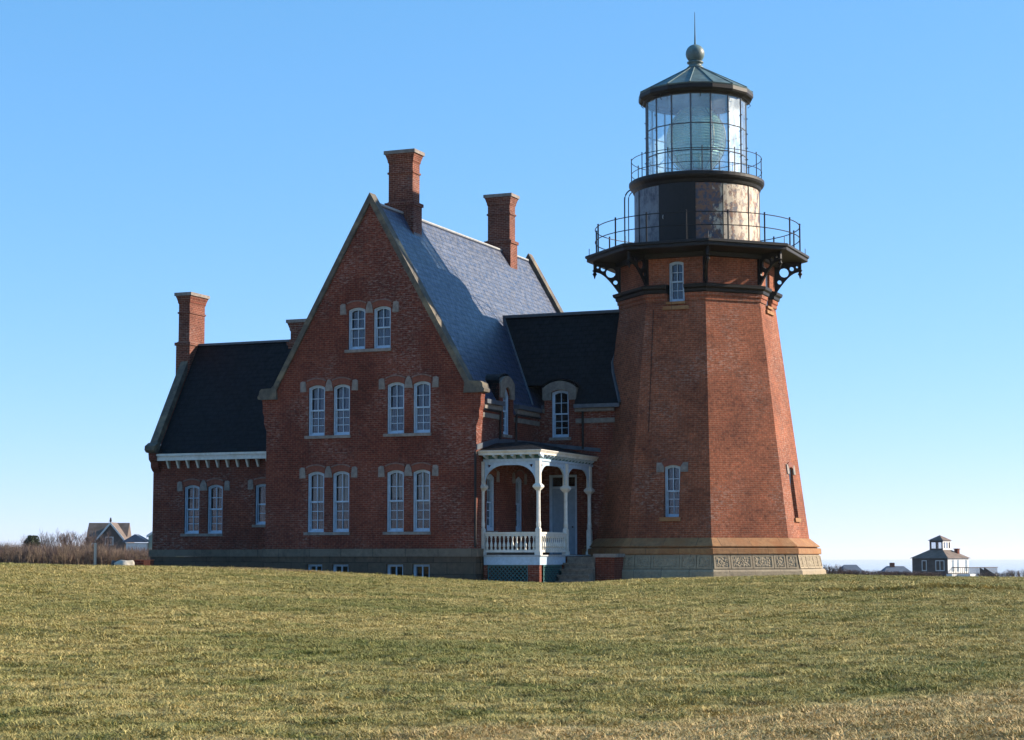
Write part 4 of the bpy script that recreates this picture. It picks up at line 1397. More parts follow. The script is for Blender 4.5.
chimney(-17.40, .15, .74, .62, 10.54, 8.9, .9)

# dark rooms: floors inside keep light from crossing the house
g = G()
g.box(UL + .36, UR - .36, VF + .38, VB - .38, 4.2, 4.35)
g.box(UC - 3.2, UC + 3.2, VF + .38, VB - .38, 7.3, 7.45)
g.box(UL + .36, UR - .36, VF + .38, VB - .38, .70, .80)
g.box(UL + .36, UR - .36, -4.4, -4.3, .81, 4.19)
g.box(UC - 3.2, UC + 3.2, -4.2, -4.1, 4.36, 7.29)
g.box(UL - 3.4, UL - 3.3, -2.4, 2.9, .8, 4.6)
P('interior_floor', g, 'dark_room')

# ------------------------------------------------------------------ porch
VP = -7.42
UP = -3.68
FL = .69
g = G()
g.box(UR + .10, UP + .14, -7.58, VW - .004, FL - .05, FL)
porch = part('porch_floor', g, M['floorwood'], None, HS)
g = G()
g.box(UR + .11, UP + .10, -7.55, -7.48, .34, FL - .052)
g.box(UP + .035, UP + .10, -7.478, -5.02, .34, FL - .052)
part('floor_board', g, M['frame'], porch, HS)
for bx in ((-4.04, UP + .08, -7.54, -7.34), (UR + .10, -5.62, -7.54, -7.14), (UP - .26, UP + .10, -5.3, -4.95)):
    g = G(); g.box(*bx, -.75, .338)
    part('brick_pier', g, M['brick'], porch, HS)
def lattice(p0, p1, q0, q1, fn):
    g = G()
    st = .15; wd = .02
    L = p1 - p0; H = q1 - q0
    k = -int(H / st) - 1
    for dirn, dep in ((1, 0.0), (-1, .014)):
        i = 0
        s = -H
        while s < L + H:
            # line a = s + (b-q0)*dirn clipped to the rectangle
            pts = []
            for b in np.linspace(0, H, 2):
                pts.append((s + (b if dirn > 0 else H - b), b))
            (a0, b0), (a1, b1) = pts
            def clip(a0, b0, a1, b1):
                t0, t1 = 0., 1.
                da = a1 - a0
                if abs(da) < 1e-9: return (a0, b0, a1, b1) if 0 <= a0 <= L else None
                ta, tb = (0 - a0) / da, (L - a0) / da
                if ta > tb: ta, tb = tb, ta
                t0, t1 = max(t0, ta), min(t1, tb)
                if t0 >= t1: return None
                return (a0 + da * t0, b0 + (b1 - b0) * t0, a0 + da * t1, b0 + (b1 - b0) * t1)
            r = clip(a0, b0, a1, b1)
            if r and (abs(r[2] - r[0]) > .03):
                x0, y0, x1, y1 = r
                g.plate([(p0 + x0 - wd, q0 + y0), (p0 + x0 + wd, q0 + y0), (p0 + x1 + wd, q0 + y1), (p0 + x1 - wd, q0 + y1)], [], fn, dep, dep + .012)
            s += st
    g.plate([(p0, q0), (p1, q0), (p1, q1), (p0, q1)], [[(p0 + .05, q0 + .05), (p0 + .05, q1 - .05), (p1 - .05, q1 - .05), (p1 - .05, q0 + .05)]], fn, -.01, .0)
    return g
part('lattice', lattice(-5.61, -4.05, -.42, .335, lambda a, b, c: (a, -7.46 + c, b)), M['teal'], porch, HS)
part('lattice', lattice(-7.12, -5.32, -.42, .335, lambda a, b, c: (UP + .06 - c, a, b)), M['teal'], porch, HS)

SPR, FRB = 3.24, 4.02
def post(u, v, half=False):
    g = G()
    h = .085
    g.box(u - h, u + h, v - h, v + h, FL + .001, 1.60)
    g.box(u - h - .025, u + h + .025, v - h - .025, v + h + .025, FL + .002, FL + .12)
    g.frus(u - h, u + h, v - h, v + h, 1.602, 1.68, -.035)
    # chamfered shaft
    g.lathe([(.082, 1.682), (.088, 1.80), (.072, 1.90), (.068, 2.80), (.074, 2.93), (.088, 2.98)], 8, (u, v), math.pi / 8)
    g.frus(u - .08, u + .08, v - .08, v + .08, 2.98, 3.08, .075)
    g.box(u - .158, u + .158, v - .158, v + .158, 3.082, 3.14)
    g.frus(u - .156, u + .156, v - .156, v + .156, 3.142, 3.22, -.068)
    g.box(u - h, u + h, v - h, v + h, 3.222, FRB)
    return part('porch_post', g, M['white'], None, HS)
post(UR + .01, VP); post(UP, VP); post(UP, -4.72); post(UP, -2.22)
def spandrel(a0, a1, fn):
    """rounded-corner arch panel between two posts"""
    w = a1 - a0
    rx = min(.74, w * .40); top = 3.88
    n = 8
    g = G()
    for side in (0, 1):
        pts = []
        for i in range(n + 1):
            th = math.pi / 2 * i / n
            x = rx * (1 - math.cos(th)); z = SPR + (top - SPR) * math.sin(th)
            pts.append((x, z))
        poly = [(0, SPR)] + pts[1:] + [(rx, FRB), (0, FRB)]
        if side == 0:
            q = [(a0 + x, z) for x, z in poly]
        else:
            q = [(a1 - x, z) for x, z in poly][::-1]
        cx = a0 + rx * .22 if side == 0 else a1 - rx * .22
        hole = [(cx + .085 * math.cos(2 * math.pi * i / 3 + (math.pi * .75 if side == 0 else math.pi * .25)), 3.86 + .085 * math.sin(2 * math.pi * i / 3 + (math.pi * .75 if side == 0 else math.pi * .25))) for i in range(3)]
        ar = sum(hole[i][0] * hole[(i + 1) % 3][1] - hole[(i + 1) % 3][0] * hole[i][1] for i in range(3))
        g.plate(q, [hole if ar < 0 else hole[::-1]], fn, -.03, .03)
    g.plate([(a0 + rx + .001, top), (a1 - rx - .001, top), (a1 - rx - .001, FRB), (a0 + rx + .001, FRB)], [], fn, -.03, .03)
    return g
part('arched_spandrel', spandrel(UR + .107, UP - .097, lambda a, b, c: (a, VP + c, b)), M['frame'], None, HS)
part('arched_spandrel', spandrel(VP + .097, -4.72 - .097, lambda a, b, c: (UP - c, a, b)), M['frame'], None, HS)
part('arched_spandrel', spandrel(-4.72 + .097, -2.22 - .097, lambda a, b, c: (UP - c, a, b)), M['frame'], None, HS)
def rail(a0, a1, fn, nb):
    g = G()
    g.plate([(a0, 1.43), (a1, 1.43), (a1, 1.50), (a0, 1.50)], [], fn, -.055, .055)
    g.plate([(a0, 1.36), (a1, 1.36), (a1, 1.428), (a0, 1.428)], [], fn, -.03, .03)
    g.plate([(a0, .78), (a1, .78), (a1, .87), (a0, .87)], [], fn, -.035, .035)
    rl = part('porch_railing', g, M['white'], None, HS)
    for i in range(nb):
        a = a0 + (a1 - a0) * (i + .5) / nb
        x, y, z = fn(a, 0, 0)
        b = G(); b.lathe([(.048, .872), (.048, .91), (.03, .93), (.058, 1.0), (.05, 1.08), (.024, 1.17), (.022, 1.22), (.032, 1.245), (.022, 1.27), (.046, 1.31), (.046, 1.358)], 8, (x, y))
        part('baluster', b, M['white'], rl, HS)
rail(UR + .107, UP - .097, lambda a, b, c: (a, VP + c, b), 12)
rail(VP + .097, -4.72 - .097, lambda a, b, c: (UP - c, a, b), 13)
# frieze, dentil blocks, cornice, low roof
g = G()
g.box(UR + .06, UP + .07, VP - .07, VP + .07, FRB + .002, 4.10)
g.box(UP - .07, UP + .07, VP + .072, VW - .01, FRB + .002, 4.10)
P('porch_frieze', g, 'frame')
g = G()
g.box(UR + .06, UP + .06, VP - .06, VP + .05, 4.102, 4.235)
g.box(UP - .05, UP + .06, VP + .052, VW - .01, 4.102, 4.235)
bk = P('frieze_backing', g, 'teal')
for i in range(7):
    u = UR + .22 + i * .355
    b = G(); b.plate([(VP - .062, 4.104), (VP - .062, 4.236), (VP - .36, 4.236), (VP - .36, 4.19)], [], lambda a, b_, c: (c, a, b_), u - .045, u + .045)
    part('cornice_bracket', b, M['frame'], bk, HS)
for i in range(16):
    v = VP + .02 + i * .345
    b = G(); b.plate([(UP + .062, 4.104), (UP + .20, 4.19), (UP + .20, 4.236), (UP + .062, 4.236)], [], lambda a, b_, c: (a, c, b_), v - .03, v + .03)
    part('cornice_bracket', b, M['frame'], bk, HS)
g = G()
def Lband(z0, z1, e0, e1):
    u1a, u1b, va, vb = UP + e0 - .17, UP + e1 - .17, VP - e0, VP - e1
    g.hexa([(UR + .01, va, z0), (u1a, va, z0), (u1a, VW - .005, z0), (UR + .01, VW - .005, z0),
            (UR + .01, vb, z1), (u1b, vb, z1), (u1b, VW - .005, z1), (UR + .01, VW - .005, z1)])
Lband(4.238, 4.30, .40, .40); Lband(4.302, 4.37, .41, .46); Lband(4.372, 4.395, .47, .47)
P('porch_cornice', g, 'white')
g = G()
ue, ve = UP + .27, VP - .44
zt = 4.86
g.add([(UR + .01, ve, 4.397), (ue, ve, 4.397), (ue, VW - .005, 4.397), (UR + .01, VW - .005, 4.397), (UR + .01, -6.2, 4.74), (UR + 1.0, -5.9, 4.80), (-5.0, VW - .005, 4.80), (UR + .01, VW - .005, 4.84)],
      [(0, 1, 5, 4), (1, 2, 6, 5), (5, 6, 7, 4), (3, 2, 1, 0), (2, 3, 7, 6), (3, 0, 4, 7)])
P('porch_roof', g, 'slate_shade')
g = G()
g.plate([(VF - .02, 4.42), (-6.2, 4.76), (VW - .01, 4.86), (VW - .01, 5.02), (-6.2, 4.93), (VF - .02, 4.62)], [], ms, -.05, -.004)
g.plate([(UR + .06, 4.86), (-3.3, 4.58), (-3.3, 4.72), (UR + .06, 5.0)], [], mw, -.05, -.004)
P('roof_flashing', g, 'lead')
g = G(); g.tube([(UR - .01, VF - .06, 4.35), (UR - .01, VF - .06, 4.0), (UR - .01, VF - .06, .95)], .045, 7); P('downspout', g, 'black')

# landing, steps, cheek pier
g = G(); g.box(UP + .16, -2.42, -5.0, -2.6, -.6, .62)
steps = part('stone_steps', g, M['step'], None, HS)
for i in range(4):
    g = G(); g.box(UP + .165, -2.36, -5.0 - .30 * (i + 1), -5.0 - .30 * i - .002, -.75, .56 - .215 * (i + 1))
    g.box(UP + .12, -2.345, -5.0 - .30 * (i + 1) - .05, -5.0 - .30 * i - .004, .562 - .215 * (i + 1), .62 - .215 * (i + 1))
    part('step', g, M['step'], steps, HS)
g = G(); g.box(-2.34, -1.62, -5.25, -3.2, -.75, .60)
pr = part('step_pier', g, M['brick'], None, HS)
g = G(); g.box(-2.41, -1.55, -5.32, -3.14, .602, .73)
part('pier_cap', g, M['stone_trim'], pr, HS)

# ------------------------------------------------------------------ far houses
def gable_house(name, x0, y0, w, d, zg, ze, zr, rot, wall, roofm, label, overhang=.25, win=None):
    fr = Matrix.Translation((x0, y0, 0)) @ Matrix.Rotation(rot, 4, 'Z')
    rt = Root(name, (0, 0, zg), rot, label, 'house', 'cottages far beyond the lawn', frame=fr)
    g = G()
    g.plate([(-w / 2, zg), (w / 2, zg), (w / 2, ze), (0, zr - .1), (-w / 2, ze)], [], lambda a, b, c: (a, c, b), 0, d)
    wl_ = part('wall', g, M[wall], None, rt)
    sl = (zr - ze) / (w / 2)
    for s in (-1, 1):
        g = G()
        o = overhang
        z2 = ze - sl * o
        pts = [(0, -o, zr), (0, d + o, zr), (s * (w / 2 + o), d + o, z2), (s * (w / 2 + o), -o, z2)]
        vs = pts + [(x, y, z - .22) for x, y, z in pts]
        fs = [(0, 1, 2, 3), (7, 6, 5, 4), (0, 4, 5, 1), (1, 5, 6, 2), (2, 6, 7, 3), (3, 7, 4, 0)]
        if s > 0: fs = [f[::-1] for f in fs]
        g.add(vs, fs); part('roof', g, M[roofm], None, rt)
        g = G()     # barge board
        g.add([(0, -o - .03, zr + .05), (s * (w / 2 + o), -o - .03, z2 + .05), (s * (w / 2 + o), -o - .03, z2 - .36), (0, -o - .03, zr - .36),
               (0, -o - .12, zr + .05), (s * (w / 2 + o), -o - .12, z2 + .05), (s * (w / 2 + o), -o - .12, z2 - .36), (0, -o - .12, zr - .36)],
              [(0, 1, 2, 3), (7, 6, 5, 4), (0, 4, 5, 1), (1, 5, 6, 2), (2, 6, 7, 3), (3, 7, 4, 0)])
        part('barge_board', g, M['house_white'], None, rt)
    for (a, b, c, dd) in (win or []):
        g = G(); g.plate([(a, c), (b, c), (b, dd), (a, dd)], [[(a + .12, c + .12), (a + .12, dd - .12), (b - .12, dd - .12), (b - .12, c + .12)]], lambda p, q, r: (p, r, q), -.08, .02)
        wf = part('window', g, M['house_white'], None, rt)
        g = G(); g.plate([(a + .1, c + .1), (b - .1, c + .1), (b - .1, dd - .1), (a + .1, dd - .1)], [], lambda p, q, r: (p, r, q), -.03, -.01)
        part('pane', g, M['glass'], wf, rt)
    return rt
# grey cottage at the left: cross gable towards the viewer, long roof behind
rt = gable_house('cottage', -66.4, 318, 6.0, 6, -5.0, 2.5, 6.1, R(0), 'shingle', 'shingle_roof',
                 'grey shingled cottage with a white-edged front gable above the thicket at far left', win=[(-.9, .5, 2.3, 3.7)])
g = G()
bx0, bx1, by0, by1 = -4.75, 2.1, 2.5, 8.0
g.box(bx0 + .2, bx1 - .2, by0 + .3, by1 - .3, -5.0, 2.4)
part('wall', g, M['shingle'], None, rt)
g = G()
ym = (by0 + by1) / 2
g.add([(bx0, by0 - .3, 2.2), (bx1, by0 - .3, 2.2), (bx1, ym, 6.08), (bx0, ym, 6.08), (bx1, by1 + .3, 2.2), (bx0, by1 + .3, 2.2)],
      [(0, 1, 2, 3), (3, 2, 4, 5), (0, 3, 5), (1, 4, 2), (0, 5, 4, 1)])
part('roof', g, M['shingle_roof'], None, rt)
# green cottage with blue roofs, mostly hidden by the house
rt2 = gable_house('cottage', -54.9, 302, 4.4, 7, -5.0, 3.9, 5.4, R(0), 'green_wall', 'grey_blue_roof',
                  'pale green cottage with blue-grey roofs half hidden behind the brick house corner')
g = G(); g.box(-5.5, -2.3, -1.0, 2.0, -5.0, 2.6); part('wall', g, M['house_white'], None, rt2)
g = G()
g.add([(-6.2, -1.3, 2.7), (-1.9, -1.3, 2.7), (-1.9, 2.2, 2.7), (-6.2, 2.2, 2.7), (-4.1, -1.2, 3.95), (-4.1, 2.1, 3.95)],
      [(0, 1, 4), (1, 2, 5, 4), (2, 3, 5), (3, 0, 4, 5), (3, 2, 1, 0)])
part('roof', g, M['grey_blue_roof'], None, rt2)

# perched bird on the cottage gable
g = G()
bz = 6.22
g.lathe([(.02, -.32), (.13, -.2), (.19, 0), (.16, .16), (.10, .26), (.12, .36), (.09, .46), (.02, .50)], 10)
g.v = [(x * 1.1, y, z + bz + .25) for x, y, z in g.v]
g.add([(.07, -.03, bz + .64), (.07, .03, bz + .64), (.26, 0, bz + .62), (.07, 0, bz + .70)], [(0, 2, 1), (0, 3, 2), (1, 2, 3), (0, 1, 3)])
g.add([(-.1, -.06, bz + .15), (-.1, .06, bz + .15), (-.42, .05, bz - .05), (-.42, -.05, bz - .05), (-.1, 0, bz + .22)], [(0, 1, 2, 3), (0, 4, 1), (1, 4, 2), (2, 4, 3), (3, 4, 0)])
g.tube([(0, 0, bz - .02), (0, 0, bz + .05)], .03, 5)
g.v = [(x - 66.4, y + 317.9, z - .1) for x, y, z in g.v]
bird = solo('bird', g, M['bird'], 'small dark bird perched on the gable peak of the grey cottage', 'bird', smooth=True)

# cupola cottage at right
rotc = R(-43.5)
frc = Matrix.Translation((67.35, 298, 0)) @ Matrix.Rotation(rotc, 4, 'Z')
CT = Root('cupola_cottage', (0, 3, -4.6), rotc, 'dark shingled cottage with square glazed cupola and white deck at far right', 'house', frame=frc)
Wd = 6.3
def cpart(name, g, m, parent=None): return part(name, g, M[m], parent, CT)
g = G(); g.box(-Wd, 0, 0, Wd, -4.6, .10); wall = cpart('wall', g, 'shingle')
g = G(); g.box(-.02, .04, .02, Wd - .02, -2.2, .05); cpart('lit_side_white', g, 'house_white')  # sunlit face of the shingled wall, its brightness painted as white
g = G(); o = .3
g.add([(-Wd - o, -o, .05), (o, -o, .05), (o, Wd + o, .05), (-Wd - o, Wd + o, .05), (-Wd / 2 - 1.25, Wd / 2 - 1.25, 1.35), (-Wd / 2 + 1.25, Wd / 2 - 1.25, 1.35), (-Wd / 2 + 1.25, Wd / 2 + 1.25, 1.35), (-Wd / 2 - 1.25, Wd / 2 + 1.25, 1.35)],
      [(0, 1, 5, 4), (1, 2, 6, 5), (2, 3, 7, 6), (3, 0, 4, 7), (4, 5, 6, 7), (3, 2, 1, 0)])
cpart('roof', g, 'shingle_roof')
cx, cy = -Wd / 2, Wd / 2
g = G(); h = 1.18
g.box(cx - h, cx + h, cy - h, cy + h, 1.352, 1.60)
g.box(cx - h, cx + h, cy - h, cy + h, 2.55, 2.82)
for sx in (-1, 1):
    for sy in (-1, 1):
        g.box(cx + sx * (h - .12) - .11, cx + sx * (h - .12) + .11, cy + sy * (h - .12) - .11, cy + sy * (h - .12) + .11, 1.602, 2.548)
for sx in (-1, 1):
    g.box(cx - .09, cx + .09, cy + sx * (h - .1) - .06, cy + sx * (h - .1) + .06, 1.602, 2.548)
cup = cpart('cupola', g, 'shingle')
g = G()
g.box(cx + h - .02, cx + h + .05, cy - h, cy + h, 1.36, 1.62)
for yy in (-h + .1, -.4, .4, h - .1): g.box(cx + h - .02, cx + h + .05, cy + yy - .14, cy + yy + .14, 1.622, 2.55)
g.box(cx + h - .02, cx + h + .05, cy - h, cy + h, 2.552, 2.81)
cpart('cupola_lit_trim', g, 'house_white', cup)  # white on the sunlit face alone: the light is put into the colour
g = G()
g.box(cx - h + .22, cx + h - .22, cy - h + .06, cy - h + .08, 1.61, 2.54)
g.box(cx + h - .08, cx + h - .06, cy - h + .22, cy + h - .22, 1.61, 2.54)
cpart('pane', g, 'glass', cup)
g = G(); h2 = 1.42
g.add([(cx - h2, cy - h2, 2.822), (cx + h2, cy - h2, 2.822), (cx + h2, cy + h2, 2.822), (cx - h2, cy + h2, 2.822), (cx, cy, 3.68)], [(0, 1, 4), (1, 2, 4), (2, 3, 4), (3, 0, 4), (3, 2, 1, 0)])
cpart('cupola_roof', g, 'shingle_roof', cup)
def fwin(x0, x1, z0, z1, y=-.06, parts=2):
    g = G()
    fn = lambda a, b, c: (a, y + c, b)
    holes = []
    wd = (x1 - x0 - .1 * (parts + 1)) / parts
    for i in range(parts):
        a = x0 + .1 + i * (wd + .1)
        holes.append([(a, z0 + .12), (a, z1 - .12), (a + wd, z1 - .12), (a + wd, z0 + .12)])
    g.plate([(x0, z0), (x1, z0), (x1, z1), (x0, z1)], holes, fn, 0, .058)
    w = cpart('window', g, 'house_white')
    g = G(); g.box(x0 + .05, x1 - .05, y + .03, y + .045, z0 + .05, z1 - .05); cpart('pane', g, 'glass', w)
fwin(-4.55, -3.7, -1.9, -.25, parts=1); fwin(-2.1, -.55, -1.9, -.25, parts=2)
for yy in (1.5, 3.0, 5.5):     # dark openings on the sunlit side
    g = G(); g.box(.042, .07, yy - .35, yy + .35, -2.0, -.2); w = cpart('side_window', g, 'glass')
g = G(); g.box(-1.5, -.9, 4.6, 5.2, .4, 1.45); g.box(-1.58, -.82, 4.52, 5.28, 1.452, 1.58); cpart('chimney', g, 'brick')
g = G(); g.box(.05, 3.2, 1.2, Wd + 3.5, -2.75, -2.35); g.box(.05, 1.0, -.5, 1.19, -2.75, -2.35)
dk = cpart('deck', g, 'house_white')
g = G()
y = -.5
g.box(3.05, 3.15, 1.2, Wd + 3.5, -1.42, -1.30); g.box(.06, 3.04, 1.2, 1.3, -1.42, -1.30)
yy = 1.25
while yy < Wd + 3.5:
    g.box(3.06, 3.13, yy, yy + .07, -2.349, -1.422); yy += .33
xx = .2
while xx < 3.0:
    g.box(xx, xx + .07, 1.21, 1.28, -2.349, -1.422); xx += .33
cpart('deck_railing', g, 'shingle', dk)
g = G()
g.add([(3.2, 4, -2.4), (6.0, 4, -4.0), (6.0, 5.4, -4.0), (3.2, 5.4, -2.4), (3.2, 4, -1.3), (6.0, 4, -3.0), (6.0, 5.4, -3.0), (3.2, 5.4, -1.3)],
      [(0, 1, 5, 4), (7, 6, 2, 3)])
g.add([(3.2, 4.01, -2.45), (6.0, 4.01, -4.05), (6.0, 5.39, -4.05), (3.2, 5.39, -2.45), (3.2, 4.01, -2.6), (6.0, 4.01, -4.2), (6.0, 5.39, -4.2), (3.2, 5.39, -2.6)],
      [(3, 2, 1, 0), (4, 5, 6, 7), (0, 1, 5, 4), (2, 3, 7, 6)])
cpart('deck_stair', g, 'shingle', dk)
# low far roofs
def lowhouse(x0, x1, y, zr, ze, chim, label):
    zg = gz((x0 + x1) / 2, y)
    rt = Root('cottage', ((x0 + x1) / 2, y + 3, zg), 0, label, 'house', 'cottages far beyond the lawn')
    g = G(); g.box(x0 + .4, x1 - .4, y, y + 6, zg - 1, ze); part('wall', g, M['shingle'], None, rt)
    g = G()
    g.add([(x0 - .5, y - .4, ze), (x1 + .5, y - .4, ze), (x1 + .5, y + 6.4, ze), (x0 - .5, y + 6.4, ze), (x0 + .5, y + 3, zr), (x1 - .5, y + 3, zr)],
          [(0, 1, 5, 4), (1, 2, 5), (2, 3, 4, 5), (3, 0, 4), (3, 2, 1, 0)])
    part('roof', g, M['grey_blue_roof'], None, rt)
    if chim:
        g = G(); g.box(x0 + 1.2, x0 + 2.1, y + 2.4, y + 3.3, zr - .6, zr + .7); part('chimney', g, M['brick'], None, rt)
lowhouse(68.2, 71.8, 396, -1.45, -2.9, False, 'low grey-roofed cottage just right of the lighthouse base, far away')
lowhouse(77.0, 81.6, 396, -1.75, -3.0, True, 'low grey-roofed cottage with a chimney between the lighthouse and the cupola cottage')

# ------------------------------------------------------------------ near-left small things
YN = 66.0
def atx(px_): return (px_ - 512) / 1916.6 * YN
xp = atx(97); zg = gz(xp, YN)
g = G()
g.box(xp - .04, xp + .04, YN - .04, YN + .04, zg - .3, zg + .78)
g.frus(xp - .04, xp + .04, YN - .04, YN + .04, zg + .781, zg + .81, -.02)
solo('post', g, M['post_wood'], 'thin weathered wooden post standing at the lawn edge before the thicket', 'post')
def rock(cx, cy, cz, sx, sy, sz, seed):
    r_ = random.Random(seed)
    import bmesh
    bm = bmesh.new(); bmesh.ops.create_icosphere(bm, subdivisions=3, radius=1)
    ph = [r_.uniform(0, 6) for _ in range(6)]
    g = G()
    for v in bm.verts:
        p = v.co
        d = 1 + .16 * math.sin(3.1 * p.x + ph[0]) * math.cos(2.7 * p.y + ph[1]) + .11 * math.sin(5.3 * p.z + ph[2] + 2 * p.x) + .05 * math.sin(9 * p.y + ph[3])
        q = [p.x * d, p.y * d, p.z * d]
        q[2] = min(q[2], .78 + .06 * math.sin(4 * p.x + ph[4]))
        g.v.append((cx + q[0] * sx, cy + q[1] * sy, cz + q[2] * sz))
    g.f = [tuple(v.index for v in f.verts) for f in bm.faces]
    bm.free()
    return g
xr = atx(127); zr = gz(xr, YN)
solo('boulder', rock(xr, YN, zr + .04, .31, .26, .24, 3), M['boulder'], 'pale granite boulder on the grass left of the brick house', 'boulder', smooth=True)
xr = atx(116); zr = gz(xr, YN)
solo('boulder', rock(xr, YN + .2, zr + .03, .17, .2, .23, 5), M['boulder_dark'], 'smaller dark boulder against the left of the pale boulder', 'boulder', smooth=True)
x0_, x1_ = atx(134.5), atx(150.5); yb_ = YN + .3
zo = gz(x1_, yb_)
g = G(); g.box(x0_, x1_, yb_, yb_ + .6, zo - .3, zo + .22)
blk = Root('brick_stack', ((x0_ + x1_) / 2, yb_ + .3, zo), 0, 'low orange-red brick stack beside the boulder at the house corner', 'brick stack')
part('stack', g, M['brick'], None, blk)
g = G(); g.box(x1_ - .22, x1_ - .01, yb_ - .08, yb_ - .003, zo - .3, zo + .225); part('end_face', g, M['orange'], None, blk)
g = G(); g.box(x0_ - .02, x1_ + .02, yb_ + .004, yb_ + .62, zo + .222, zo + .25); part('top_slab', g, M['orange'], None, blk)

# ------------------------------------------------------------------ vegetation
def twigs(g, p, d, L, r, depth, rg, spread=.55, up=.25):
    """recursive bare branches as 3-sided tapered sticks"""
    p = Vector(p); d = Vector(d).normalized()
    q = p + d * L
    side = d.cross(Vector((rg.uniform(-1, 1), rg.uniform(-1, 1), rg.uniform(-.2, .2)))).normalized()
    s2 = d.cross(side)
    r1 = r * .62
    vs = []
    for c, rr in ((p, r), (q, r1)):
        for k in range(3):
            a = 2.0944 * k
            vs.append(c + side * math.cos(a) * rr + s2 * math.sin(a) * rr)
    g.add(vs, [(0, 1, 4, 3), (1, 2, 5, 4), (2, 0, 3, 5)])
    if depth > 0:
        for _ in range(rg.choice((2, 3, 3))):
            nd = d + Vector((rg.gauss(0, spread), rg.gauss(0, spread), rg.gauss(up, spread * .6)))
            twigs(g, p + d * L * rg.uniform(.55, 1.0), nd, L * rg.uniform(.58, .85), r1, depth - 1, rg, spread, up)

def bare_tree_meshes(h, seed, mtr, depth=5, r0=.06):
    rg = random.Random(seed)
    tr = G(); cr = G()
    for _ in range(3):
        a = rg.uniform(0, 6.28)
        d = Vector((math.cos(a) * .28, math.sin(a) * .28, 1)).normalized()
        L = h * .30
        base = Vector((math.cos(a) * .05, math.sin(a) * .05, -.2))
        tr.tube([base, base + d * L], r0, 6, r2=r0 * .7)
        for _ in range(4):
            nd = d + Vector((rg.gauss(0, .38), rg.gauss(0, .38), rg.gauss(.3, .15)))
            twigs(cr, base + d * L * rg.uniform(.6, 1), nd, h * .24, r0 * .5, depth, rg, .42, .25)
    return (mesh_of('trunk', tr, M[mtr], (0, 0, 0), uv=False), mesh_of('branches', cr, M[mtr], (0, 0, 0), uv=False))

def add_tree(name, meshes, x, y, s, rot, label, cat, group, zoff=0.0, sz=None):
    e = bpy.data.objects.new(name, None); COL.objects.link(e)
    zz_ = [v.co.z for v in meshes[1].vertices]
    if sz: sz = sz / max(zz_)
    e.location = (x, y, gz(x, y) + zoff); e.rotation_euler = (0, 0, rot); e.scale = (s, s, sz or s)
    e['label'] = label; e['category'] = cat; e['group'] = group
    for nm, me in zip(('trunk', 'branches'), meshes):
        o = bpy.data.objects.new(nm, me); COL.objects.link(o); o.parent = e
tm = [bare_tree_meshes(2.6, 21 + i, 'stick_dark' if i % 2 else 'stick', 4, .05) for i in range(3)]
far_tree = [(-26.9, 108, .80, 'leafless shrub tree left of the dark evergreen, at the picture edge'),
            (-25.9, 107, .88, 'leafless shrub tree directly right of the dark evergreen'),
            (-24.9, 108, .97, 'leafless shrub tree between the evergreen and the grey cottage, the tallest'),
            (-24.1, 107, .98, 'leafless shrub tree just left of the grey cottage roof'),
            (-23.1, 108, .90, 'leafless shrub tree in front of the grey cottage'),
            (-29.3, 108, .72, 'leafless shrub tree at the far left edge of the photo')]
for i, (x, y, s, lb) in enumerate(far_tree):
    zt = .704 + (554 - (0)) * 0
    add_tree('bare_tree', tm[i % 3], x, y, s * 1.12, i * 1.3, lb, 'tree', 'leafless shrub trees behind the thicket')
# evergreen: trunk and clumped needle crown
rg = random.Random(5)
ev = bpy.data.objects.new('evergreen_tree', None); COL.objects.link(ev)
ex, ey = -26.2, 105.0
ev.location = (ex, ey, gz(ex, ey)); ev['label'] = 'small dark evergreen rising from the thicket at far left'; ev['category'] = 'tree'
g = G(); g.tube([(0, 0, -.2), (0, 0, 1.5)], .07, 6, r2=.03)
o = bpy.data.objects.new('trunk', mesh_of('trunk', g, M['stick'], (0, 0, 0), uv=False)); COL.objects.link(o); o.parent = ev
g = G()
for _ in range(4200):
    z = rg.uniform(.35, 1.72)
    rmax = .55 * (1 - ((z - .95) / .9) ** 2) ** .5 if abs(z - .95) < .9 else .05
    a = rg.uniform(0, 6.28); lob = .78 + .22 * math.sin(3 * a + 4 * z)
    rr = rmax * lob * math.sqrt(rg.random())
    c = Vector((rr * math.cos(a), rr * math.sin(a), z))
    d1 = Vector((rg.gauss(0, 1), rg.gauss(0, 1), rg.gauss(.2, 1))).normalized() * .07
    d2 = d1.cross(Vector((rg.gauss(0, 1), rg.gauss(0, 1), rg.gauss(0, 1)))).normalized() * .018
    g.add([c - d1, c + d2, c + d1, c - d2], [(0, 1, 2, 3)])
o = bpy.data.objects.new('crown', mesh_of('crown', g, M['needles'], (0, 0, 0), uv=False)); COL.objects.link(o); o.parent = ev

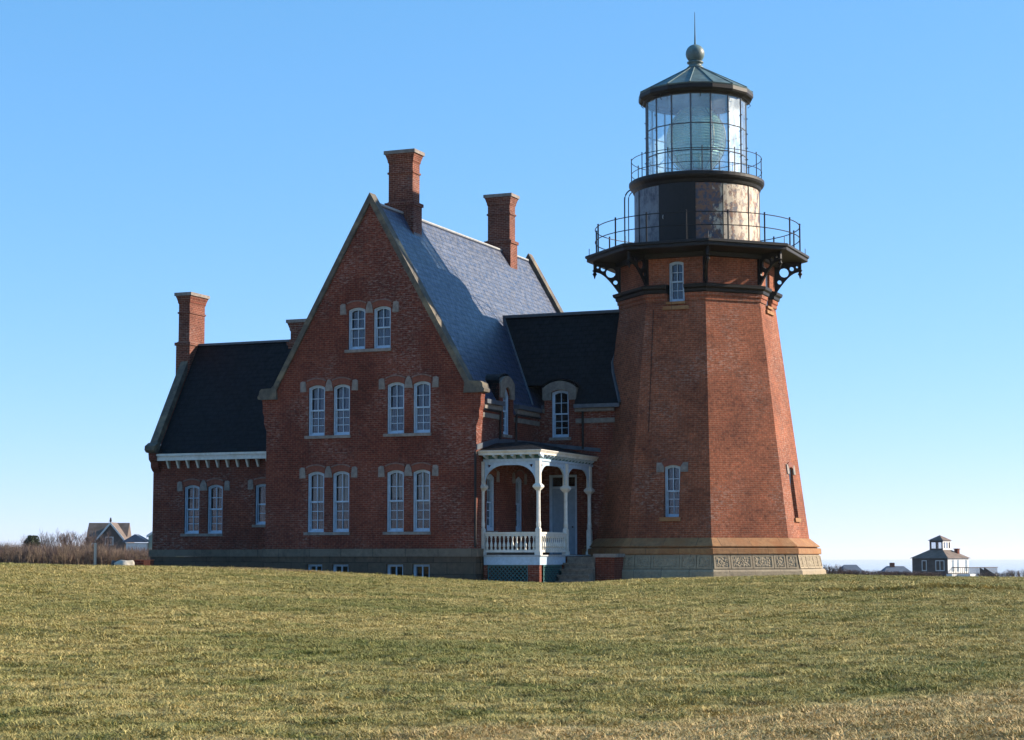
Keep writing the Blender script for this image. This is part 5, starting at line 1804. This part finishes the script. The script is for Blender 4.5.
# thicket of bare brush: three twig tones in one object
def brush(g, mats, x, y, z, h, rg, nst=7, r=.014, spread=.35, mi=0):
    for _ in range(nst):
        a = rg.uniform(0, 6.28)
        p = Vector((x + rg.gauss(0, .25), y + rg.gauss(0, .25), z - .1))
        d = Vector((math.cos(a) * .25, math.sin(a) * .25, 1))
        n0 = len(g.f)
        twigs(g, p, d, h * rg.uniform(.3, .42), r, 3, rg, spread, .35)
        mats += [mi] * (len(g.f) - n0)
g = G(); mats = []
rg = random.Random(9)
for i in range(900):
    y = rg.uniform(88.5, 104)
    px_ = rg.uniform(-12, 160)
    x = (px_ - 512) / 1916.6 * y
    h = rg.uniform(.75, 1.30) * (1.0 + .012 * (y - 90))
    if px_ > 95: h *= 1.02 - .12 * (px_ - 95) / 60
    elif px_ > 55: h *= 1.12
    mi = rg.choice((0, 0, 1, 2, 2)) if px_ < 60 else rg.choice((0, 1, 1, 2))
    brush(g, mats, x, y, gz(x, y), h, rg, 6, .013, .30, mi)
me = mesh_of('thicket', g, M['stick'], (0, 0, 0), uv=False)
me.materials.append(M['stick_pale']); me.materials.append(M['stick_dark'])
if len(me.polygons) == len(mats):
    me.polygons.foreach_set('material_index', mats)
th = bpy.data.objects.new('thicket', me); COL.objects.link(th)
th['kind'] = 'stuff'; th['label'] = 'dense thicket of bare brown brush along the left lawn edge'; th['category'] = 'brush'

# low shrubs on the right skyline
def shrub_mesh(seed, h, w, mtr):
    rg = random.Random(seed); st = G(); br = G()
    for _ in range(5):
        a = rg.uniform(0, 6.28)
        st.tube([(0, 0, -.3), (math.cos(a) * w * .12, math.sin(a) * w * .12, h * .28)], .04, 5, r2=.02)
    for _ in range(60):
        a = rg.uniform(0, 6.28); rr = w * .45 * math.sqrt(rg.random())
        twigs(br, (math.cos(a) * rr, math.sin(a) * rr, rg.uniform(0, h * .25)), (math.cos(a) * .3, math.sin(a) * .3, 1), h * .28, .03, 3, rg, .4, .2)
    return (mesh_of('stem', st, M[mtr], (0, 0, 0), uv=False), mesh_of('branches', br, M[mtr], (0, 0, 0), uv=False))
sm = [shrub_mesh(50 + i, 2.4, 4.2, 'stick_dark' if i != 1 else 'stick') for i in range(3)]
Ysh = 112.0
shr = [(824, 565, 'leafless shrub touching the right foot of the lighthouse base'), (833, 568.5, 'low leafless shrub second to the right of the lighthouse base'),
       (846, 571, 'low leafless shrub before the nearer far grey roof'), (862, 570, 'low leafless shrub right of the first far grey roof'),
       (874, 571, 'low leafless shrub left of the far roof with a chimney'), (890, 571.5, 'low leafless shrub below the far roof with a chimney'),
       (903, 571, 'low leafless shrub left of the cupola cottage'), (916, 572, 'leafless shrub at the left foot of the cupola cottage'),
       (925, 572, 'leafless shrub below the dark wall of the cupola cottage'), (992, 573, 'small leafless shrub right of the cupola cottage deck'),
       (1018, 569, 'leafless bush at the right edge of the photo')]
for i, (px_, py_, lb) in enumerate(shr):
    x = (px_ - 512) / 1916.6 * Ysh
    ztop = EYE + (554 - py_) / 1916.6 * Ysh
    z0 = gz(x, Ysh)
    hh = max(.5, ztop - z0)
    add_tree('shrub', sm[i % 3], x, Ysh, 0.5, i * 2.1, lb, 'shrub', 'leafless shrubs along the right skyline', sz=hh * 1.15)

# ------------------------------------------------------------------ grass tufts (instanced on points: stuff)
def tuft(seed, nb, h, spread, lean, w):
    rg = random.Random(seed); g = G()
    for _ in range(nb):
        a = rg.uniform(0, 6.28); rr = spread * math.sqrt(rg.random())
        b = Vector((math.cos(a) * rr, math.sin(a) * rr, -.006))
        a2 = rg.uniform(0, 6.28); ln = lean * rg.uniform(.3, 1.3)
        dr = Vector((math.cos(a2) * ln, math.sin(a2) * ln, 1)).normalized()
        hh = h * rg.uniform(.5, 1.15)
        sd = Vector((-math.sin(a2 + .5), math.cos(a2 + .5), 0)) * w
        m = b + dr * hh * .55
        e = b + dr * hh + Vector((math.cos(a2), math.sin(a2), -.4)) * hh * .35
        g.add([b - sd, b + sd, m + sd * .8, m - sd * .8, e], [(0, 1, 2, 3), (3, 2, 4)])
    return mesh_of('tuft', g, M['blade'], (0, 0, 0), uv=False)
tcol = bpy.data.collections.new('grass_tufts')      # instance source only, not linked to the scene
for i in range(5):
    o = bpy.data.objects.new('grass_tuft', tuft(90 + i, 36, .030 + .004 * i, .105, 1.9, .0026))
    tcol.objects.link(o)
N = 250000
# more tufts per square metre near the camera
yy = 13.5 * np.exp(nr.random_sample(N) * math.log(86 / 13.5))
half = yy * 0.30 + 1.0
xx = (nr.random_sample(N) * 2 - 1) * half
# keep out of the buildings
du = (xx - XT) * CA - (yy - YT) * SA
dv = (xx - XT) * SA + (yy - YT) * CA
ok = ~(((du > UL - .1) & (du < UR + .1) & (dv > VF - .1)) | ((du > ULW - .1) & (du < UL) & (dv > VL - .1)) | ((du > UR) & (du < -2) & (dv > -7.6)) | (du ** 2 + dv ** 2 < 4.7 ** 2) | ((du > -3.6) & (du < -1.5) & (dv > -6.2)))
xx = xx[ok]; yy = yy[ok]
# ragged tussocks here and there, and rank grass along the low bank
ext = []
for _ in range(70):
    cy_ = 15 * math.exp(nr.random_sample() * 1.35); cx_ = (nr.random_sample() * 2 - 1) * cy_ * .27
    rr_ = .10 + .16 * nr.random_sample()
    for _k in range(int(18 + 30 * nr.random_sample())):
        ext.append((cx_ + nr.normal() * rr_ * 1.5, cy_ + nr.normal() * rr_, 1.7))
for _ in range(2600):
    bx_ = 7.5 + nr.random_sample() * 9.5
    ext.append((bx_, 46.5 - 0.10 * (bx_ - 10) + .25 + nr.normal() * .22 + .25 * math.sin(bx_ * 1.9), 1.9 + .5 * nr.random_sample()))
ext = np.array(ext)
lump = np.zeros(len(xx))
for _ in range(9):
    a_ = nr.random_sample() * 6.28; k2 = 6.28 / (0.28 + 1.1 * nr.random_sample())
    lump += np.sin(k2 * (xx * math.cos(a_) + yy * math.sin(a_)) + 6.28 * nr.random_sample())
lump = 1.0 + 0.30 * np.clip(lump / 2.1, -1.6, 2.2)
nbase = len(xx)
xx = np.concatenate([xx, ext[:, 0]]); yy = np.concatenate([yy, ext[:, 1]])
zz = ground(xx, yy)
me = bpy.data.meshes.new('grass')
me.from_pydata(list(zip(xx.tolist(), yy.tolist(), zz.tolist())), [], [])
at = me.attributes.new('ts', 'FLOAT', 'POINT')
sc_ = (0.75 + 0.6 * nr.random_sample(len(xx))) * (1.0 + 0.010 * (yy - 15))
sc_[:nbase] *= lump; sc_[nbase:] *= ext[:, 2]
at.data.foreach_set('value', sc_.astype(np.float32))
go = bpy.data.objects.new('grass', me); COL.objects.link(go)
go['kind'] = 'stuff'; go['label'] = 'short dry winter grass covering the lawn'; go['category'] = 'grass'
ng = bpy.data.node_groups.new('grass_scatter', 'GeometryNodeTree')
ng.interface.new_socket('Geometry', in_out='INPUT', socket_type='NodeSocketGeometry')
ng.interface.new_socket('Geometry', in_out='OUTPUT', socket_type='NodeSocketGeometry')
gi = ng.nodes.new('NodeGroupInput'); gout = ng.nodes.new('NodeGroupOutput')
ci = ng.nodes.new('GeometryNodeCollectionInfo'); ci.inputs[0].default_value = tcol; ci.inputs[1].default_value = True; ci.inputs[2].default_value = True
ip = ng.nodes.new('GeometryNodeInstanceOnPoints'); ip.inputs['Pick Instance'].default_value = True
rv = ng.nodes.new('FunctionNodeRandomValue'); rv.data_type = 'FLOAT_VECTOR'
rv.inputs[0].default_value = (-.12, -.12, 0); rv.inputs[1].default_value = (.12, .12, 6.283)
na = ng.nodes.new('GeometryNodeInputNamedAttribute'); na.data_type = 'FLOAT'; na.inputs[0].default_value = 'ts'
L = ng.links.new
L(gi.outputs[0], ip.inputs['Points']); L(ci.outputs[0], ip.inputs['Instance'])
L(rv.outputs[0], ip.inputs['Rotation']); L(na.outputs[0], ip.inputs['Scale'])
L(ip.outputs[0], gout.inputs[0])
md = go.modifiers.new('scatter', 'NODES'); md.node_group = ng
